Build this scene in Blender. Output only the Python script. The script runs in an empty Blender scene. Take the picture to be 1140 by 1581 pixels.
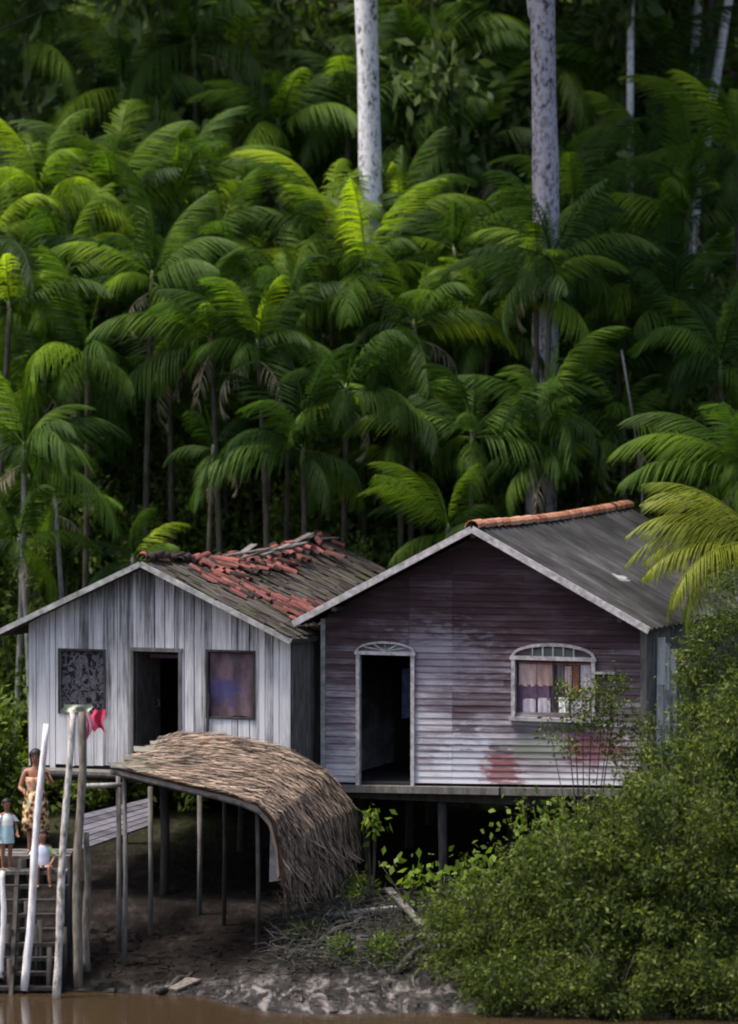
import bpy, bmesh, math, random
import numpy as np
from mathutils import Vector, Matrix, noise as mnoise

# ------------------------------------------------------------------ camera, sky, sun, exposure
SC = bpy.context.scene
COL = SC.collection
CAM = Vector((0.0, -70.0, 10.0)); F = 6790.0; YH = 500.0      # eye point, focal length in photo pixels, horizon row
cd = bpy.data.cameras.new('camera'); cam = bpy.data.objects.new('camera', cd); COL.objects.link(cam)
cam.location = CAM; cam.rotation_euler = (math.radians(90), 0, 0)
cd.sensor_fit = 'HORIZONTAL'; cd.sensor_width = 36.0; cd.lens = 36.0*F/1140.0
cd.shift_y = -(790.5-YH)/1140.0; cd.clip_start = 1.0; cd.clip_end = 3000.0
cd.dof.use_dof = True; cd.dof.focus_distance = 70.0; cd.dof.aperture_fstop = 0.85
SC.camera = cam
SUN_EL, SUN_AZ = math.radians(66), math.radians(262)           # azimuth clockwise from +Y
w = bpy.data.worlds.new('World'); SC.world = w; w.use_nodes = True
nt = w.node_tree; bg = nt.nodes['Background']
sky = nt.nodes.new('ShaderNodeTexSky'); sky.sky_type = 'NISHITA'; sky.sun_disc = False
sky.sun_elevation = SUN_EL; sky.sun_rotation = SUN_AZ; sky.air_density = 1.0; sky.dust_density = 4.0
nt.links.new(sky.outputs[0], bg.inputs[0]); bg.inputs[1].default_value = 0.15
sd = bpy.data.lights.new('sun', 'SUN'); sun = bpy.data.objects.new('sun', sd); COL.objects.link(sun)
sd.energy = 3.2; sd.angle = math.radians(12); sd.color = (1.0, 0.95, 0.86)
dirs = Vector((math.sin(SUN_AZ)*math.cos(SUN_EL), math.cos(SUN_AZ)*math.cos(SUN_EL), math.sin(SUN_EL)))
sun.rotation_euler = dirs.to_track_quat('Z', 'Y').to_euler()
SC.view_settings.view_transform = 'Standard'; SC.view_settings.look = 'None'
SC.view_settings.exposure = 0.68; SC.view_settings.gamma = 1.0
SC.render.engine = 'CYCLES'
SC.cycles.max_bounces = 6; SC.cycles.diffuse_bounces = 3; SC.cycles.glossy_bounces = 2
SC.cycles.transmission_bounces = 3; SC.cycles.filter_width = 2.0
SC.cycles.use_denoising = True

R = math.radians
rnd = random.Random(11)
npr = np.random.default_rng(5)

def at(px, py, Y):
    "photo pixel + depth -> world point"
    d = Y - CAM.y
    return Vector(((px-570.0)/F*d, Y, CAM.z-(py-YH)/F*d))

def ground_z(x, y):
    pts = [(-400, -6), (-9, -0.55), (-4.6, -0.06), (-3.4, 0.14), (0, 0.75), (4, 1.15), (10, 1.6), (25, 3.0), (60, 8), (140, 18), (400, 30)]
    z = pts[-1][1]; y0 = y
    y = y+2.0/(1+math.exp(-3*max(-8, min(8, x+1.9))))*min(1, max(0, (1-y)/4)) if y > -9 else y
    for (a, za), (b, zb) in zip(pts, pts[1:]):
        if y <= b:
            t = max(0, (y-a)/(b-a)); z = za+(zb-za)*t; break
    n = mnoise.noise(Vector((x*.35, y*.35, 0)))*.10 + mnoise.noise(Vector((x*1.3, y*1.3, 3)))*.045 + mnoise.noise(Vector((x*3.6, y*3.6, 8)))*.018
    z += n*(1 if y > -12 else .3)
    return z

# ------------------------------------------------------------------ materials
def M(name, rough=.85, spec=.3):
    m = bpy.data.materials.new(name); m.use_nodes = True
    t = m.node_tree; b = t.nodes['Principled BSDF']
    b.inputs['Roughness'].default_value = rough; b.inputs['Specular IOR Level'].default_value = spec
    return m, t, b
def node(t, typ, **kw):
    n = t.nodes.new(typ)
    for k, v in kw.items():
        if k.startswith('i_'):
            n.inputs[int(k[2:]) if k[2:].isdigit() else k[2:]].default_value = v
        else: setattr(n, k, v)
    return n
def coords(t, scale=(1, 1, 1), kind='Object', loc=(0, 0, 0)):
    c = node(t, 'ShaderNodeTexCoord'); mp = node(t, 'ShaderNodeMapping')
    mp.inputs['Scale'].default_value = scale; mp.inputs['Location'].default_value = loc
    t.links.new(c.outputs[kind], mp.inputs[0]); return mp.outputs[0]
def noise(t, vec, scale=5, detail=4, rough=.55, dist=0):
    n = node(t, 'ShaderNodeTexNoise'); n.inputs['Scale'].default_value = scale; n.inputs['Detail'].default_value = detail
    n.inputs['Roughness'].default_value = rough; n.inputs['Distortion'].default_value = dist
    t.links.new(vec, n.inputs['Vector']); return n.outputs[0]
def ramp(t, fac, stops):
    r = node(t, 'ShaderNodeValToRGB'); e = r.color_ramp.elements
    while len(e) < len(stops): e.new(.5)
    for el, (p, c) in zip(e, stops):
        el.position = p; el.color = (c, c, c, 1) if isinstance(c, (int, float)) else (*c, 1)
    t.links.new(fac, r.inputs[0]); return r.outputs[0]
def mix(t, fac, a, b, mode='MIX'):
    n = node(t, 'ShaderNodeMix', data_type='RGBA', blend_type=mode)
    for s, v in ((n.inputs[0], fac), (n.inputs[6], a), (n.inputs[7], b)):
        if hasattr(v, 'is_output'): t.links.new(v, s)
        elif isinstance(v, (int, float)): s.default_value = v
        else: s.default_value = (*v, 1)
    return n.outputs[2]
def math_(t, op, a, b=0.0):
    n = node(t, 'ShaderNodeMath', operation=op)
    for s, v in zip(n.inputs, (a, b)):
        if hasattr(v, 'is_output'): t.links.new(v, s)
        else: s.default_value = v
    return n.outputs[0]
def island(t): return node(t, 'ShaderNodeNewGeometry').outputs['Random Per Island']
def objrand(t): return node(t, 'ShaderNodeObjectInfo').outputs['Random']
def bump(t, b, h, strength=.4, dist=.02):
    n = node(t, 'ShaderNodeBump'); n.inputs['Strength'].default_value = strength; n.inputs['Distance'].default_value = dist
    t.links.new(h, n.inputs['Height']); t.links.new(n.outputs[0], b.inputs['Normal'])
def setc(t, b, c): t.links.new(c, b.inputs['Base Color'])
def spot(t, centre, radii, seed=0, jag=.5):
    "a ragged blotch with its own place on the boards (1 inside, 0 outside)"
    c = coords(t, tuple(1/r for r in radii), loc=tuple(-p/r for p, r in zip(centre, radii)))
    n = noise(t, coords(t, (2.5, 1, 9), loc=(seed, 0, 0)), 1.6, 5, .65)
    ln = node(t, 'ShaderNodeVectorMath', operation='LENGTH'); t.links.new(c, ln.inputs[0])
    v = math_(t, 'ADD', ln.outputs['Value'], math_(t, 'MULTIPLY', math_(t, 'SUBTRACT', n, .5), jag*4))
    return ramp(t, v, [(.55, 1), (1.0, 0)])

def simple(name, c1, c2, scale=(1, 1, 1), nscale=6, rough=.85, spec=.25, isl=.0, bmp=.3, contrast=(.3, .7)):
    m, t, b = M(name, rough, spec)
    n = noise(t, coords(t, scale), nscale, 6, .6)
    if isl: n = math_(t, 'ADD', n, math_(t, 'MULTIPLY', math_(t, 'SUBTRACT', island(t), .5), isl))
    setc(t, b, ramp(t, n, [(contrast[0], c1), (contrast[1], c2)]))
    if bmp: bump(t, b, n, bmp)
    return m

def m_grey_boards():
    m, t, b = M('weathered_grey_boards', .9, .2)
    fine = noise(t, coords(t, (38, 38, 1.1)), 1.0, 6, .65)
    stain = noise(t, coords(t, (5.5, 5, .55)), 1.0, 5, .6, .6)
    blot = noise(t, coords(t, (1.2, 1.2, .8)), 1.3, 4, .6)
    isl = island(t)
    v = math_(t, 'ADD', math_(t, 'MULTIPLY', math_(t, 'SUBTRACT', fine, .12), .75), math_(t, 'MULTIPLY', math_(t, 'SUBTRACT', stain, .12), .85))
    v = math_(t, 'ADD', v, math_(t, 'MULTIPLY', math_(t, 'SUBTRACT', isl, .55), .26))
    v = math_(t, 'ADD', v, math_(t, 'MULTIPLY', math_(t, 'SUBTRACT', blot, .5), .35))
    z = node(t, 'ShaderNodeSeparateXYZ'); t.links.new(coords(t), z.inputs[0])
    # boards darken with height towards the gable
    gable_dark = ramp(t, math_(t, 'ADD', math_(t, 'MULTIPLY', z.outputs[2], .25), math_(t, 'MULTIPLY', stain, .35)), [(.60, 0), (1.05, 1)])
    v = math_(t, 'SUBTRACT', math_(t, 'ADD', v, .05), math_(t, 'MULTIPLY', gable_dark, .30))
    c = ramp(t, v, [(.20, (.035, .033, .033)), (.38, (.16, .155, .16)), (.52, (.41, .395, .405)), (.74, (.70, .675, .68))])
    setc(t, b, c); bump(t, b, fine, .35, .01); return m

def m_purple_boards():
    m, t, b = M('faded_maroon_clapboards', .88, .22)
    grain = noise(t, coords(t, (1.6, 20, 46)), 1.0, 6, .65)
    wear = noise(t, coords(t, (.75, 1, 2.6)), 1.0, 6, .68, .4)
    z = node(t, 'ShaderNodeSeparateXYZ'); t.links.new(coords(t), z.inputs[0])
    lower = ramp(t, math_(t, 'MULTIPLY', z.outputs[2], .25), [(.0, 1.3), (.2, .80), (.50, .42), (.70, -.0)])
    v = math_(t, 'ADD', math_(t, 'MULTIPLY', math_(t, 'SUBTRACT', wear, .5), 1.25), math_(t, 'MULTIPLY', math_(t, 'SUBTRACT', grain, .5), .75))
    v = math_(t, 'ADD', v, math_(t, 'MULTIPLY', lower, .62))
    v = math_(t, 'ADD', v, math_(t, 'MULTIPLY', math_(t, 'SUBTRACT', island(t), .5), .22))
    px_ = node(t, 'ShaderNodeValToRGB'); px_.color_ramp.interpolation = 'CONSTANT'; e_ = px_.color_ramp.elements; e_.new(.3)
    for el_, (p_, c_) in zip(e_, ((0, .10), (.272, .0), (.410, .13))): el_.position = p_; el_.color = (c_, c_, c_, 1)
    t.links.new(math_(t, 'MULTIPLY', z.outputs[0], 1/5.3), px_.inputs[0])
    v = math_(t, 'ADD', math_(t, 'ADD', v, .15), math_(t, 'MULTIPLY', px_.outputs[0], -1.0))
    c = ramp(t, v, [(.0, (.042, .022, .025)), (.26, (.088, .058, .066)), (.46, (.18, .148, .168)), (.66, (.34, .305, .335)), (.95, (.58, .55, .585))])
    c = mix(t, math_(t, 'MULTIPLY', spot(t, (2.4, 0, .42), (.62, 3, .50), 3, 1.0), .6), c, (.54, .54, .61))
    c = mix(t, math_(t, 'MULTIPLY', spot(t, (3.0, 0, .26), (.40, 3, .40), 7, .8), .8), c, (.19, .045, .045))
    c = mix(t, math_(t, 'MULTIPLY', spot(t, (4.5, 0, .70), (.62, 3, .32), 11, .7), .85), c, (.17, .04, .065))
    c = mix(t, math_(t, 'MULTIPLY', spot(t, (2.0, 0, 2.0), (.95, 3, .6), 17, 1.0), .35), c, (.30, .28, .36))
    c = mix(t, math_(t, 'MULTIPLY', spot(t, (3.6, 0, .66), (.6, 3, .26), 21), .6), c, (.24, .26, .20))
    setc(t, b, c); bump(t, b, grain, .3, .008); return m

def m_roof_shingle():
    m, t, b = M('old_plank_roof', .92, .2)
    g = noise(t, coords(t, (1.3, 9, 1.3)), 1.6, 6, .7)
    big = noise(t, coords(t), 1.1, 4, .6)
    v = math_(t, 'ADD', math_(t, 'MULTIPLY', g, .8), math_(t, 'MULTIPLY', math_(t, 'SUBTRACT', big, .5), .4))
    v = math_(t, 'ADD', v, math_(t, 'MULTIPLY', math_(t, 'SUBTRACT', island(t), .5), .25))
    c = ramp(t, v, [(.2, (.018, .015, .013)), (.4, (.050, .041, .036)), (.55, (.098, .083, .073)), (.75, (.20, .18, .162))])
    moss = ramp(t, noise(t, coords(t, (1, 1, 1), loc=(4, 2, 0)), 1.7, 5, .65), [(.5, 0), (.68, .7)])
    c = mix(t, moss, c, (.07, .075, .035))
    setc(t, b, c); bump(t, b, g, .5, .03); return m

def m_roof_cement():
    m, t, b = M('mossy_fibre_cement', .85, .25)
    g = noise(t, coords(t, (1.0, 6, 1.0)), 1.1, 6, .65)
    big = noise(t, coords(t), .9, 5, .6)
    v = math_(t, 'ADD', math_(t, 'MULTIPLY', g, .55), math_(t, 'MULTIPLY', math_(t, 'SUBTRACT', big, .18), .85))
    c = ramp(t, v, [(.36, (.012, .012, .011)), (.50, (.026, .025, .025)), (.64, (.050, .048, .048)), (.8, (.11, .106, .10))])
    c = mix(t, math_(t, 'MULTIPLY', spot(t, (4.3, 2.2, 3.0), (.20, .22, .6), 5, .5), .6), c, (.5, .49, .47))
    setc(t, b, c); bump(t, b, g, .35, .02); return m

def leafmat(name, dark, light, trans=.35, rough=.5, use='island', spread=1.0, yellow=None, spec=.2):
    m = bpy.data.materials.new(name); m.use_nodes = True; t = m.node_tree
    b = t.nodes['Principled BSDF']; out = t.nodes['Material Output']
    b.inputs['Roughness'].default_value = rough; b.inputs['Specular IOR Level'].default_value = spec
    r = island(t) if use == 'island' else objrand(t)
    n = noise(t, coords(t), 1.3, 3, .6)
    v = math_(t, 'ADD', math_(t, 'MULTIPLY', math_(t, 'SUBTRACT', r, .5), spread), n)
    st = [(.15, dark), (.75, light)]
    if yellow: st.append((.98, yellow))
    c = ramp(t, v, st)
    setc(t, b, c)
    tr = node(t, 'ShaderNodeBsdfTranslucent'); ad = mix(t, .5, c, (.55, .75, .08), 'MULTIPLY')
    c2 = mix(t, 1.0, ad, (1.9, 1.9, 1.3), 'MULTIPLY')
    t.links.new(c2, tr.inputs[0])
    mx = node(t, 'ShaderNodeMixShader'); mx.inputs[0].default_value = trans
    t.links.new(b.outputs[0], mx.inputs[1]); t.links.new(tr.outputs[0], mx.inputs[2]); t.links.new(mx.outputs[0], out.inputs[0])
    return m

MAT = {}
MAT['grey'] = m_grey_boards(); MAT['purple'] = m_purple_boards()
MAT['shingle'] = m_roof_shingle(); MAT['cement'] = m_roof_cement()
MAT['white_trim'] = simple('flaked_white_paint', (.22, .20, .20), (.58, .54, .54), (9, 9, 9), 1.2, isl=.1)
MAT['grey_trim'] = simple('grey_trim_wood', (.16, .155, .15), (.48, .47, .46), (6, 6, 6), 1.2, isl=.1)
MAT['old_wood'] = simple('old_grey_wood', (.055, .05, .047), (.20, .185, .17), (7, 7, 2), 1.3, isl=.2)
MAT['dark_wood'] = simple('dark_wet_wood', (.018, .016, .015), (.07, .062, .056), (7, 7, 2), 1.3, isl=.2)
MAT['deck'] = simple('lavender_grey_planks', (.045, .042, .05), (.15, .14, .17), (3, 12, 3), 1.2, isl=.3)
MAT['interior'] = simple('dark_inner_planks', (.012, .011, .012), (.04, .036, .036), (4, 4, 4), 1.0)  # near-black planks for the inside of both houses
MAT['pole_white'] = simple('peeled_white_pole', (.34, .30, .28), (.82, .79, .80), (14, 14, 3), 1.0, contrast=(.25, .6))
MAT['pole_birch'] = simple('mottled_pale_pole', (.11, .095, .08), (.60, .55, .50), (16, 16, 6), 1.0, contrast=(.34, .6))
MAT['pole_brown'] = simple('brown_bark_pole', (.06, .05, .04), (.26, .225, .18), (16, 16, 4), 1.0)
MAT['slab'] = simple('mossy_bark_slab', (.05, .048, .038), (.20, .19, .155), (5, 5, 5), 1.4, isl=.3)
MAT['thatch'] = simple('dry_palm_straw', (.030, .021, .017), (.44, .32, .24), (2.2, 2.2, 2.2), 1.4, isl=1.1, bmp=.2, contrast=(.10, 1.0))
MAT['tile_red'] = simple('red_clay_tile', (.026, .018, .015), (.27, .085, .072), (5, 5, 5), 1.3, isl=1.0, contrast=(.25, 1.0))
MAT['tile_orange'] = simple('orange_clay_tile', (.24, .09, .045), (.52, .26, .16), (5, 5, 5), 1.3, isl=.6, contrast=(.2, .8))
MAT['skin'] = simple('warm_brown_skin', (.27, .125, .078), (.36, .175, .11), (3, 3, 3), 2, rough=.55, bmp=0)
MAT['skin_dark'] = simple('tan_skin', (.22, .105, .065), (.30, .145, .09), (3, 3, 3), 2, rough=.55, bmp=0)
MAT['hair'] = simple('black_hair', (.008, .006, .005), (.025, .018, .014), (20, 20, 5), 2, rough=.5)
MAT['eye'] = simple('dark_eye', (.01, .008, .007), (.015, .01, .01), bmp=0, rough=.2)
MAT['lips'] = simple('lips', (.26, .09, .075), (.30, .11, .09), bmp=0, rough=.5)
MAT['shirt_blue'] = simple('pale_blue_cotton', (.50, .54, .70), (.72, .75, .86), (5, 5, 5), 2, rough=.95)
MAT['shirt_white'] = simple('white_cotton', (.75, .76, .72), (.88, .88, .85), (5, 5, 5), 2, rough=.95)
MAT['teal'] = simple('pale_teal_cotton', (.33, .52, .56), (.52, .68, .72), (5, 5, 5), 2, rough=.95)
MAT['pink'] = simple('pale_pink_cotton', (.62, .46, .50), (.78, .64, .67), (5, 5, 5), 2, rough=.95)
MAT['green_sleeve'] = simple('lime_cotton', (.50, .68, .26), (.62, .78, .38), (5, 5, 5), 2, rough=.95)
MAT['red_cloth'] = simple('crimson_cloth', (.36, .022, .05), (.66, .06, .13), (6, 6, 6), 1.5, rough=.95)
MAT['pink_cloth'] = simple('rosy_cloth', (.62, .22, .30), (.80, .40, .46), (6, 6, 6), 1.5, rough=.95)
MAT['rag'] = simple('mossy_rag', (.20, .22, .14), (.62, .64, .52), (12, 12, 12), 1.5, rough=.95)
MAT['blue_cloth'] = simple('dull_blue_cloth', (.05, .06, .14), (.14, .17, .30), (6, 6, 6), 1.5, rough=.95)
MAT['rope'] = simple('grey_rope', (.2, .2, .18), (.4, .4, .36), bmp=0)
MAT['lavender'] = simple('lavender_cloth', (.40, .34, .40), (.66, .60, .64), (7, 7, 3), 1.5, rough=.95)
MAT['plum'] = simple('plum_cloth', (.07, .04, .075), (.16, .10, .15), (7, 7, 3), 1.5, rough=.95)
MAT['rust'] = simple('rusty_orange_cloth', (.22, .075, .045), (.40, .17, .11), (7, 7, 3), 1.5, rough=.95)
MAT['bark_dark'] = simple('dark_bark', (.022, .018, .014), (.075, .062, .048), (8, 8, 2), 1.3)
MAT['bark_pale'] = simple('pale_palm_bark', (.10, .095, .085), (.34, .33, .30), (9, 9, 3.5), 1.2)
MAT['bark_mid'] = simple('brown_palm_bark', (.03, .026, .02), (.11, .095, .07), (9, 9, 3.5), 1.2)
MAT['crownshaft'] = simple('green_crownshaft', (.05, .09, .025), (.12, .17, .05), (4, 4, 2), 1.2, rough=.5)
MAT['twig'] = simple('grey_twig', (.014, .013, .010), (.085, .08, .068), (8, 8, 8), 1.0)

def m_white_trunk(name, light, mid):
    m, t, b = M(name, .9, .2)
    a = noise(t, coords(t, (5, 5, 2.2)), 1.6, 6, .7); s = noise(t, coords(t, (13, 13, 9)), 1.2, 4, .6)
    v = math_(t, 'ADD', math_(t, 'MULTIPLY', a, .55), math_(t, 'MULTIPLY', s, .5))
    setc(t, b, ramp(t, v, [(.42, (.05, .046, .05)), (.475, mid), (.56, light)])); bump(t, b, s, .4, .02); return m
MAT['trunk_white'] = m_white_trunk('lichen_white_bark', (.72, .71, .72), (.50, .48, .50))
MAT['trunk_lilac'] = m_white_trunk('lilac_grey_bark', (.42, .39, .43), (.22, .20, .235))

def m_pattern(name, stops, scale):
    m, t, b = M(name, .95, .15)
    v = node(t, 'ShaderNodeTexVoronoi'); v.inputs['Scale'].default_value = scale
    t.links.new(coords(t), v.inputs['Vector'])
    n = noise(t, coords(t), scale*.7, 3, .6)
    f = math_(t, 'ADD', math_(t, 'MULTIPLY', v.outputs['Distance'], .8), math_(t, 'MULTIPLY', math_(t, 'SUBTRACT', n, .5), .9))
    setc(t, b, ramp(t, f, stops)); return m
def m_print():
    m, t, b = M('black_white_print', .95, .1); n = noise(t, coords(t, (1, 1, 1)), 7.0, 4, .6, 2.2)
    setc(t, b, ramp(t, n, [(.40, (.02, .018, .022)), (.49, (.05, .045, .05)), (.53, (.26, .24, .25)), (.57, (.07, .06, .068)), (.66, (.16, .15, .16))])); return m
MAT['curtain_bw'] = m_print()
MAT['dress'] = m_pattern('ochre_red_print', [(.2, (.10, .02, .015)), (.35, (.28, .08, .04)), (.48, (.50, .38, .16)), (.62, (.70, .62, .42))], 15)
MAT['dress_top'] = m_pattern('peach_print', [(.2, (.40, .17, .10)), (.4, (.55, .30, .2)), (.62, (.62, .42, .3))], 15)
MAT['curtain_plum'] = (lambda: (lambda mt: (setc(mt[1], mt[2], mix(mt[1], math_(mt[1], 'MULTIPLY', spot(mt[1], (3.38, 0, 1.30), (.34, 3, .26), 2, .9), .75),
    ramp(mt[1], noise(mt[1], coords(mt[1], (4, 4, 2)), 1.6, 5, .6), [(.3, (.075, .05, .062)), (.55, (.16, .11, .125)), (.75, (.23, .14, .14))]), (.07, .07, .20))), mt[0])[1])(M('plum_curtain', .95, .1)))()

def m_mud():
    m, t, b = M('wet_river_mud', .5, .5)
    a = noise(t, coords(t), 1.4, 6, .65); f = noise(t, coords(t, (3.4, 1.5, 3)), 2.0, 8, .68)
    x = node(t, 'ShaderNodeSeparateXYZ'); t.links.new(coords(t), x.inputs[0])
    v = math_(t, 'ADD', math_(t, 'MULTIPLY', a, .5), math_(t, 'MULTIPLY', f, .5))
    c = ramp(t, v, [(.34, (.006, .0045, .004)), (.5, (.013, .010, .0088)), (.62, (.034, .026, .023)), (.76, (.10, .08, .07))])
    # drying silt along the shore
    shore = ramp(t, math_(t, 'ADD', math_(t, 'MULTIPLY', x.outputs[1], .1), 1.0), [(.50, 1), (.64, .0)])
    silt = noise(t, coords(t, (2.0, .75, 1.0)), 2.2, 8, .70, .6)
    c = mix(t, math_(t, 'MULTIPLY', shore, ramp(t, silt, [(.50, 0), (.62, .8)])), c, (.29, .255, .24))
    litter = ramp(t, math_(t, 'MULTIPLY', x.outputs[1], .1), [(.3, 0), (.6, 1)])
    c = mix(t, litter, c, ramp(t, f, [(.35, (.012, .014, .008)), (.7, (.05, .05, .025))]))
    setc(t, b, c)
    rr = mix(t, shore, (.8, .8, .8), ramp(t, v, [(.35, .16), (.6, .5)])); t.links.new(rr, b.inputs['Roughness']); t.links.new(math_(t, 'ADD', math_(t, 'MULTIPLY', shore, .4), .08), b.inputs['Specular IOR Level'])
    bump(t, b, f, .9, .09); return m
MAT['mud'] = m_mud()
def m_water():
    m, t, b = M('silty_brown_water', .06, .5)
    b.inputs['Base Color'].default_value = (.045, .029, .016, 1); b.inputs['IOR'].default_value = 1.33
    n = noise(t, coords(t, (2.0, 5.0, 1)), 1.3, 4, .55, .3); bump(t, b, n, .12, .05); return m
MAT['water'] = m_water()

MAT['frond'] = leafmat('palm_frond_green', (.022, .050, .010), (.074, .138, .017), .45, .62, 'obj', 1.0, (.17, .255, .022))
MAT['frond_yellow'] = leafmat('yellowing_frond', (.065, .092, .008), (.175, .195, .013), .35, .5, 'obj', .6)
MAT['frond_sunlit'] = leafmat('sunlit_lime_frond', (.045, .090, .008), (.155, .24, .014), .48, .6, 'obj', 1.0, (.33, .41, .02))  # frond green copied lighter, sunlight painted into its colour
MAT['frond_dead'] = simple('dead_frond_straw', (.14, .11, .07), (.36, .30, .21), (3, 3, 3), 1.5, bmp=0)
MAT['leaf_dark'] = leafmat('forest_leaf', (.034, .056, .018), (.125, .175, .055), .25, .5, 'island', .7)
MAT['leaf_mid'] = leafmat('undergrowth_leaf', (.040, .072, .012), (.145, .195, .032), .3, .5, 'island', .8)
MAT['leaf_bush'] = leafmat('bush_leaf', (.026, .044, .009), (.095, .122, .022), .33, .65, 'island', 1.0, (.21, .23, .05))
MAT['leaf_bright'] = leafmat('broad_bright_leaf', (.075, .13, .014), (.18, .25, .035), .35, .45, 'island', .7)

# ------------------------------------------------------------------ object helpers
def tag(o, label=None, cat=None, group=None, kind=None):
    if label: o['label'] = label
    if cat: o['category'] = cat
    if group: o['group'] = group
    if kind: o['kind'] = kind
    return o
def empty(name, loc, label, cat, group=None, rz=0.0):
    o = bpy.data.objects.new(name, None); COL.objects.link(o); o.location = loc; o.rotation_euler = (0, 0, rz)
    o.empty_display_size = .2
    return tag(o, label, cat, group)

class MB:
    def __init__(s): s.v = []; s.f = []
    def add(s, vs, fs):
        k = len(s.v); s.v += [tuple(p) for p in vs]; s.f += [tuple(i+k for i in f) for f in fs]; return s
    def hexa(s, b, t):
        "bottom quad b, top quad t (same winding, counter-clockwise seen from above)"
        return s.add(list(b)+list(t), [(3, 2, 1, 0), (4, 5, 6, 7), (0, 1, 5, 4), (1, 2, 6, 5), (2, 3, 7, 6), (3, 0, 4, 7)])
    def box(s, a, b):
        (x0, y0, z0), (x1, y1, z1) = a, b
        return s.hexa([(x0, y0, z0), (x1, y0, z0), (x1, y1, z0), (x0, y1, z0)], [(x0, y0, z1), (x1, y0, z1), (x1, y1, z1), (x0, y1, z1)])
    def bar(s, p, q, w, h, up=(0, 0, 1)):
        p, q = Vector(p), Vector(q); d = (q-p).normalized(); up = Vector(up)
        x = d.cross(up)
        x = x.normalized() if x.length > 1e-4 else Vector((1, 0, 0))
        u = x.cross(d).normalized()
        a = [p+x*(i*w/2)+u*(j*h/2) for i, j in ((-1, -1), (1, -1), (1, 1), (-1, 1))]
        b = [c+(q-p) for c in a]
        return s.add(a+b, [(0, 1, 2, 3), (7, 6, 5, 4), (4, 5, 1, 0), (5, 6, 2, 1), (6, 7, 3, 2), (7, 4, 0, 3)])
    def tube(s, pts, rad, n=8, rough=0.0, rg=rnd):
        pts = [Vector(p) for p in pts]; m = len(pts)
        if isinstance(rad, (int, float)): rad = [rad]*m
        vs = []; ref = Vector((1, 0, 0))
        for i, p in enumerate(pts):
            d = (pts[min(i+1, m-1)]-pts[max(i-1, 0)]).normalized()
            if abs(d.dot(ref)) > .9: ref = Vector((0, 1, 0)) if abs(d.y) < .9 else Vector((0, 0, 1))
            a = (ref-d*ref.dot(d)).normalized(); b = d.cross(a); ref = a
            for k in range(n):
                an = 2*math.pi*k/n; rr = rad[i]*(1+rg.uniform(-rough, rough))
                vs.append(p+a*math.cos(an)*rr+b*math.sin(an)*rr)
        fs = [(i*n+k, i*n+(k+1) % n, (i+1)*n+(k+1) % n, (i+1)*n+k) for i in range(m-1) for k in range(n)]
        fs += [tuple(range(n))[::-1], tuple(range((m-1)*n, m*n))]
        return s.add(vs, fs)
    def mesh(s, name, mat, smooth=False):
        me = bpy.data.meshes.new(name); me.from_pydata(s.v, [], s.f); me.materials.append(mat)
        if smooth: me.polygons.foreach_set('use_smooth', [True]*len(me.polygons))
        me.update(); return me
    def build(s, name, mat, parent=None, smooth=False, loc=None):
        o = bpy.data.objects.new(name, s.mesh(name, mat, smooth)); COL.objects.link(o)
        if parent: o.parent = parent
        if loc: o.location = loc
        return o

def leaf_mesh(name, P, D, W, ln, wd, mat, fold=.0):
    "many single leaves: base points P, directions D, side vectors W, lengths, widths"
    n = len(P); ln = ln[:, None]; wd = wd[:, None]
    Nn = np.cross(D, W)
    V = np.empty((n, 4, 3), np.float32)
    V[:, 0] = P; V[:, 1] = P+D*ln*.45+W*wd*.5+Nn*wd*fold; V[:, 2] = P+D*ln; V[:, 3] = P+D*ln*.45-W*wd*.5+Nn*wd*fold
    me = bpy.data.meshes.new(name)
    me.vertices.add(n*4); me.vertices.foreach_set('co', V.reshape(-1))
    me.loops.add(n*4); me.loops.foreach_set('vertex_index', np.arange(n*4, dtype=np.int32))
    me.polygons.add(n); me.polygons.foreach_set('loop_start', np.arange(0, n*4, 4, dtype=np.int32))
    me.materials.append(mat); me.update(calc_edges=True); me.validate(); return me
def unit(a): return a/np.maximum(np.linalg.norm(a, axis=1, keepdims=True), 1e-6)
def side_of(D, g): return unit(np.cross(D, g.normal(size=D.shape)))
def link(name, me, parent=None, loc=(0, 0, 0), rot=(0, 0, 0), sc=1.0):
    o = bpy.data.objects.new(name, me); COL.objects.link(o); o.parent = parent
    o.location = loc; o.rotation_euler = rot; o.scale = (sc, sc, sc) if isinstance(sc, (int, float)) else sc
    return o

# ------------------------------------------------------------------ setting: ground and water
def spaced(a, b, fine0, fine1, nf, nc):
    return np.concatenate([np.linspace(a, fine0, nc, endpoint=False), np.linspace(fine0, fine1, nf, endpoint=False), np.linspace(fine1, b, nc)])
gx = spaced(-400, 400, -9, 9, 190, 14); gy = spaced(-400, 400, -10, 12, 200, 14)
g = MB(); nx, ny = len(gx), len(gy)
g.v = [(float(x), float(y), ground_z(float(x), float(y))) for y in gy for x in gx]
g.f = [(j*nx+i, j*nx+i+1, (j+1)*nx+i+1, (j+1)*nx+i) for j in range(ny-1) for i in range(nx-1)]
tag(g.build('ground', MAT['mud'], smooth=True), kind='structure')
wv = MB(); wv.add([(-400, -400, 0), (400, -400, 0), (400, 3, 0), (-400, 3, 0)], [(0, 1, 2, 3)])
tag(wv.build('river', MAT['water']), kind='structure')

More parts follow.
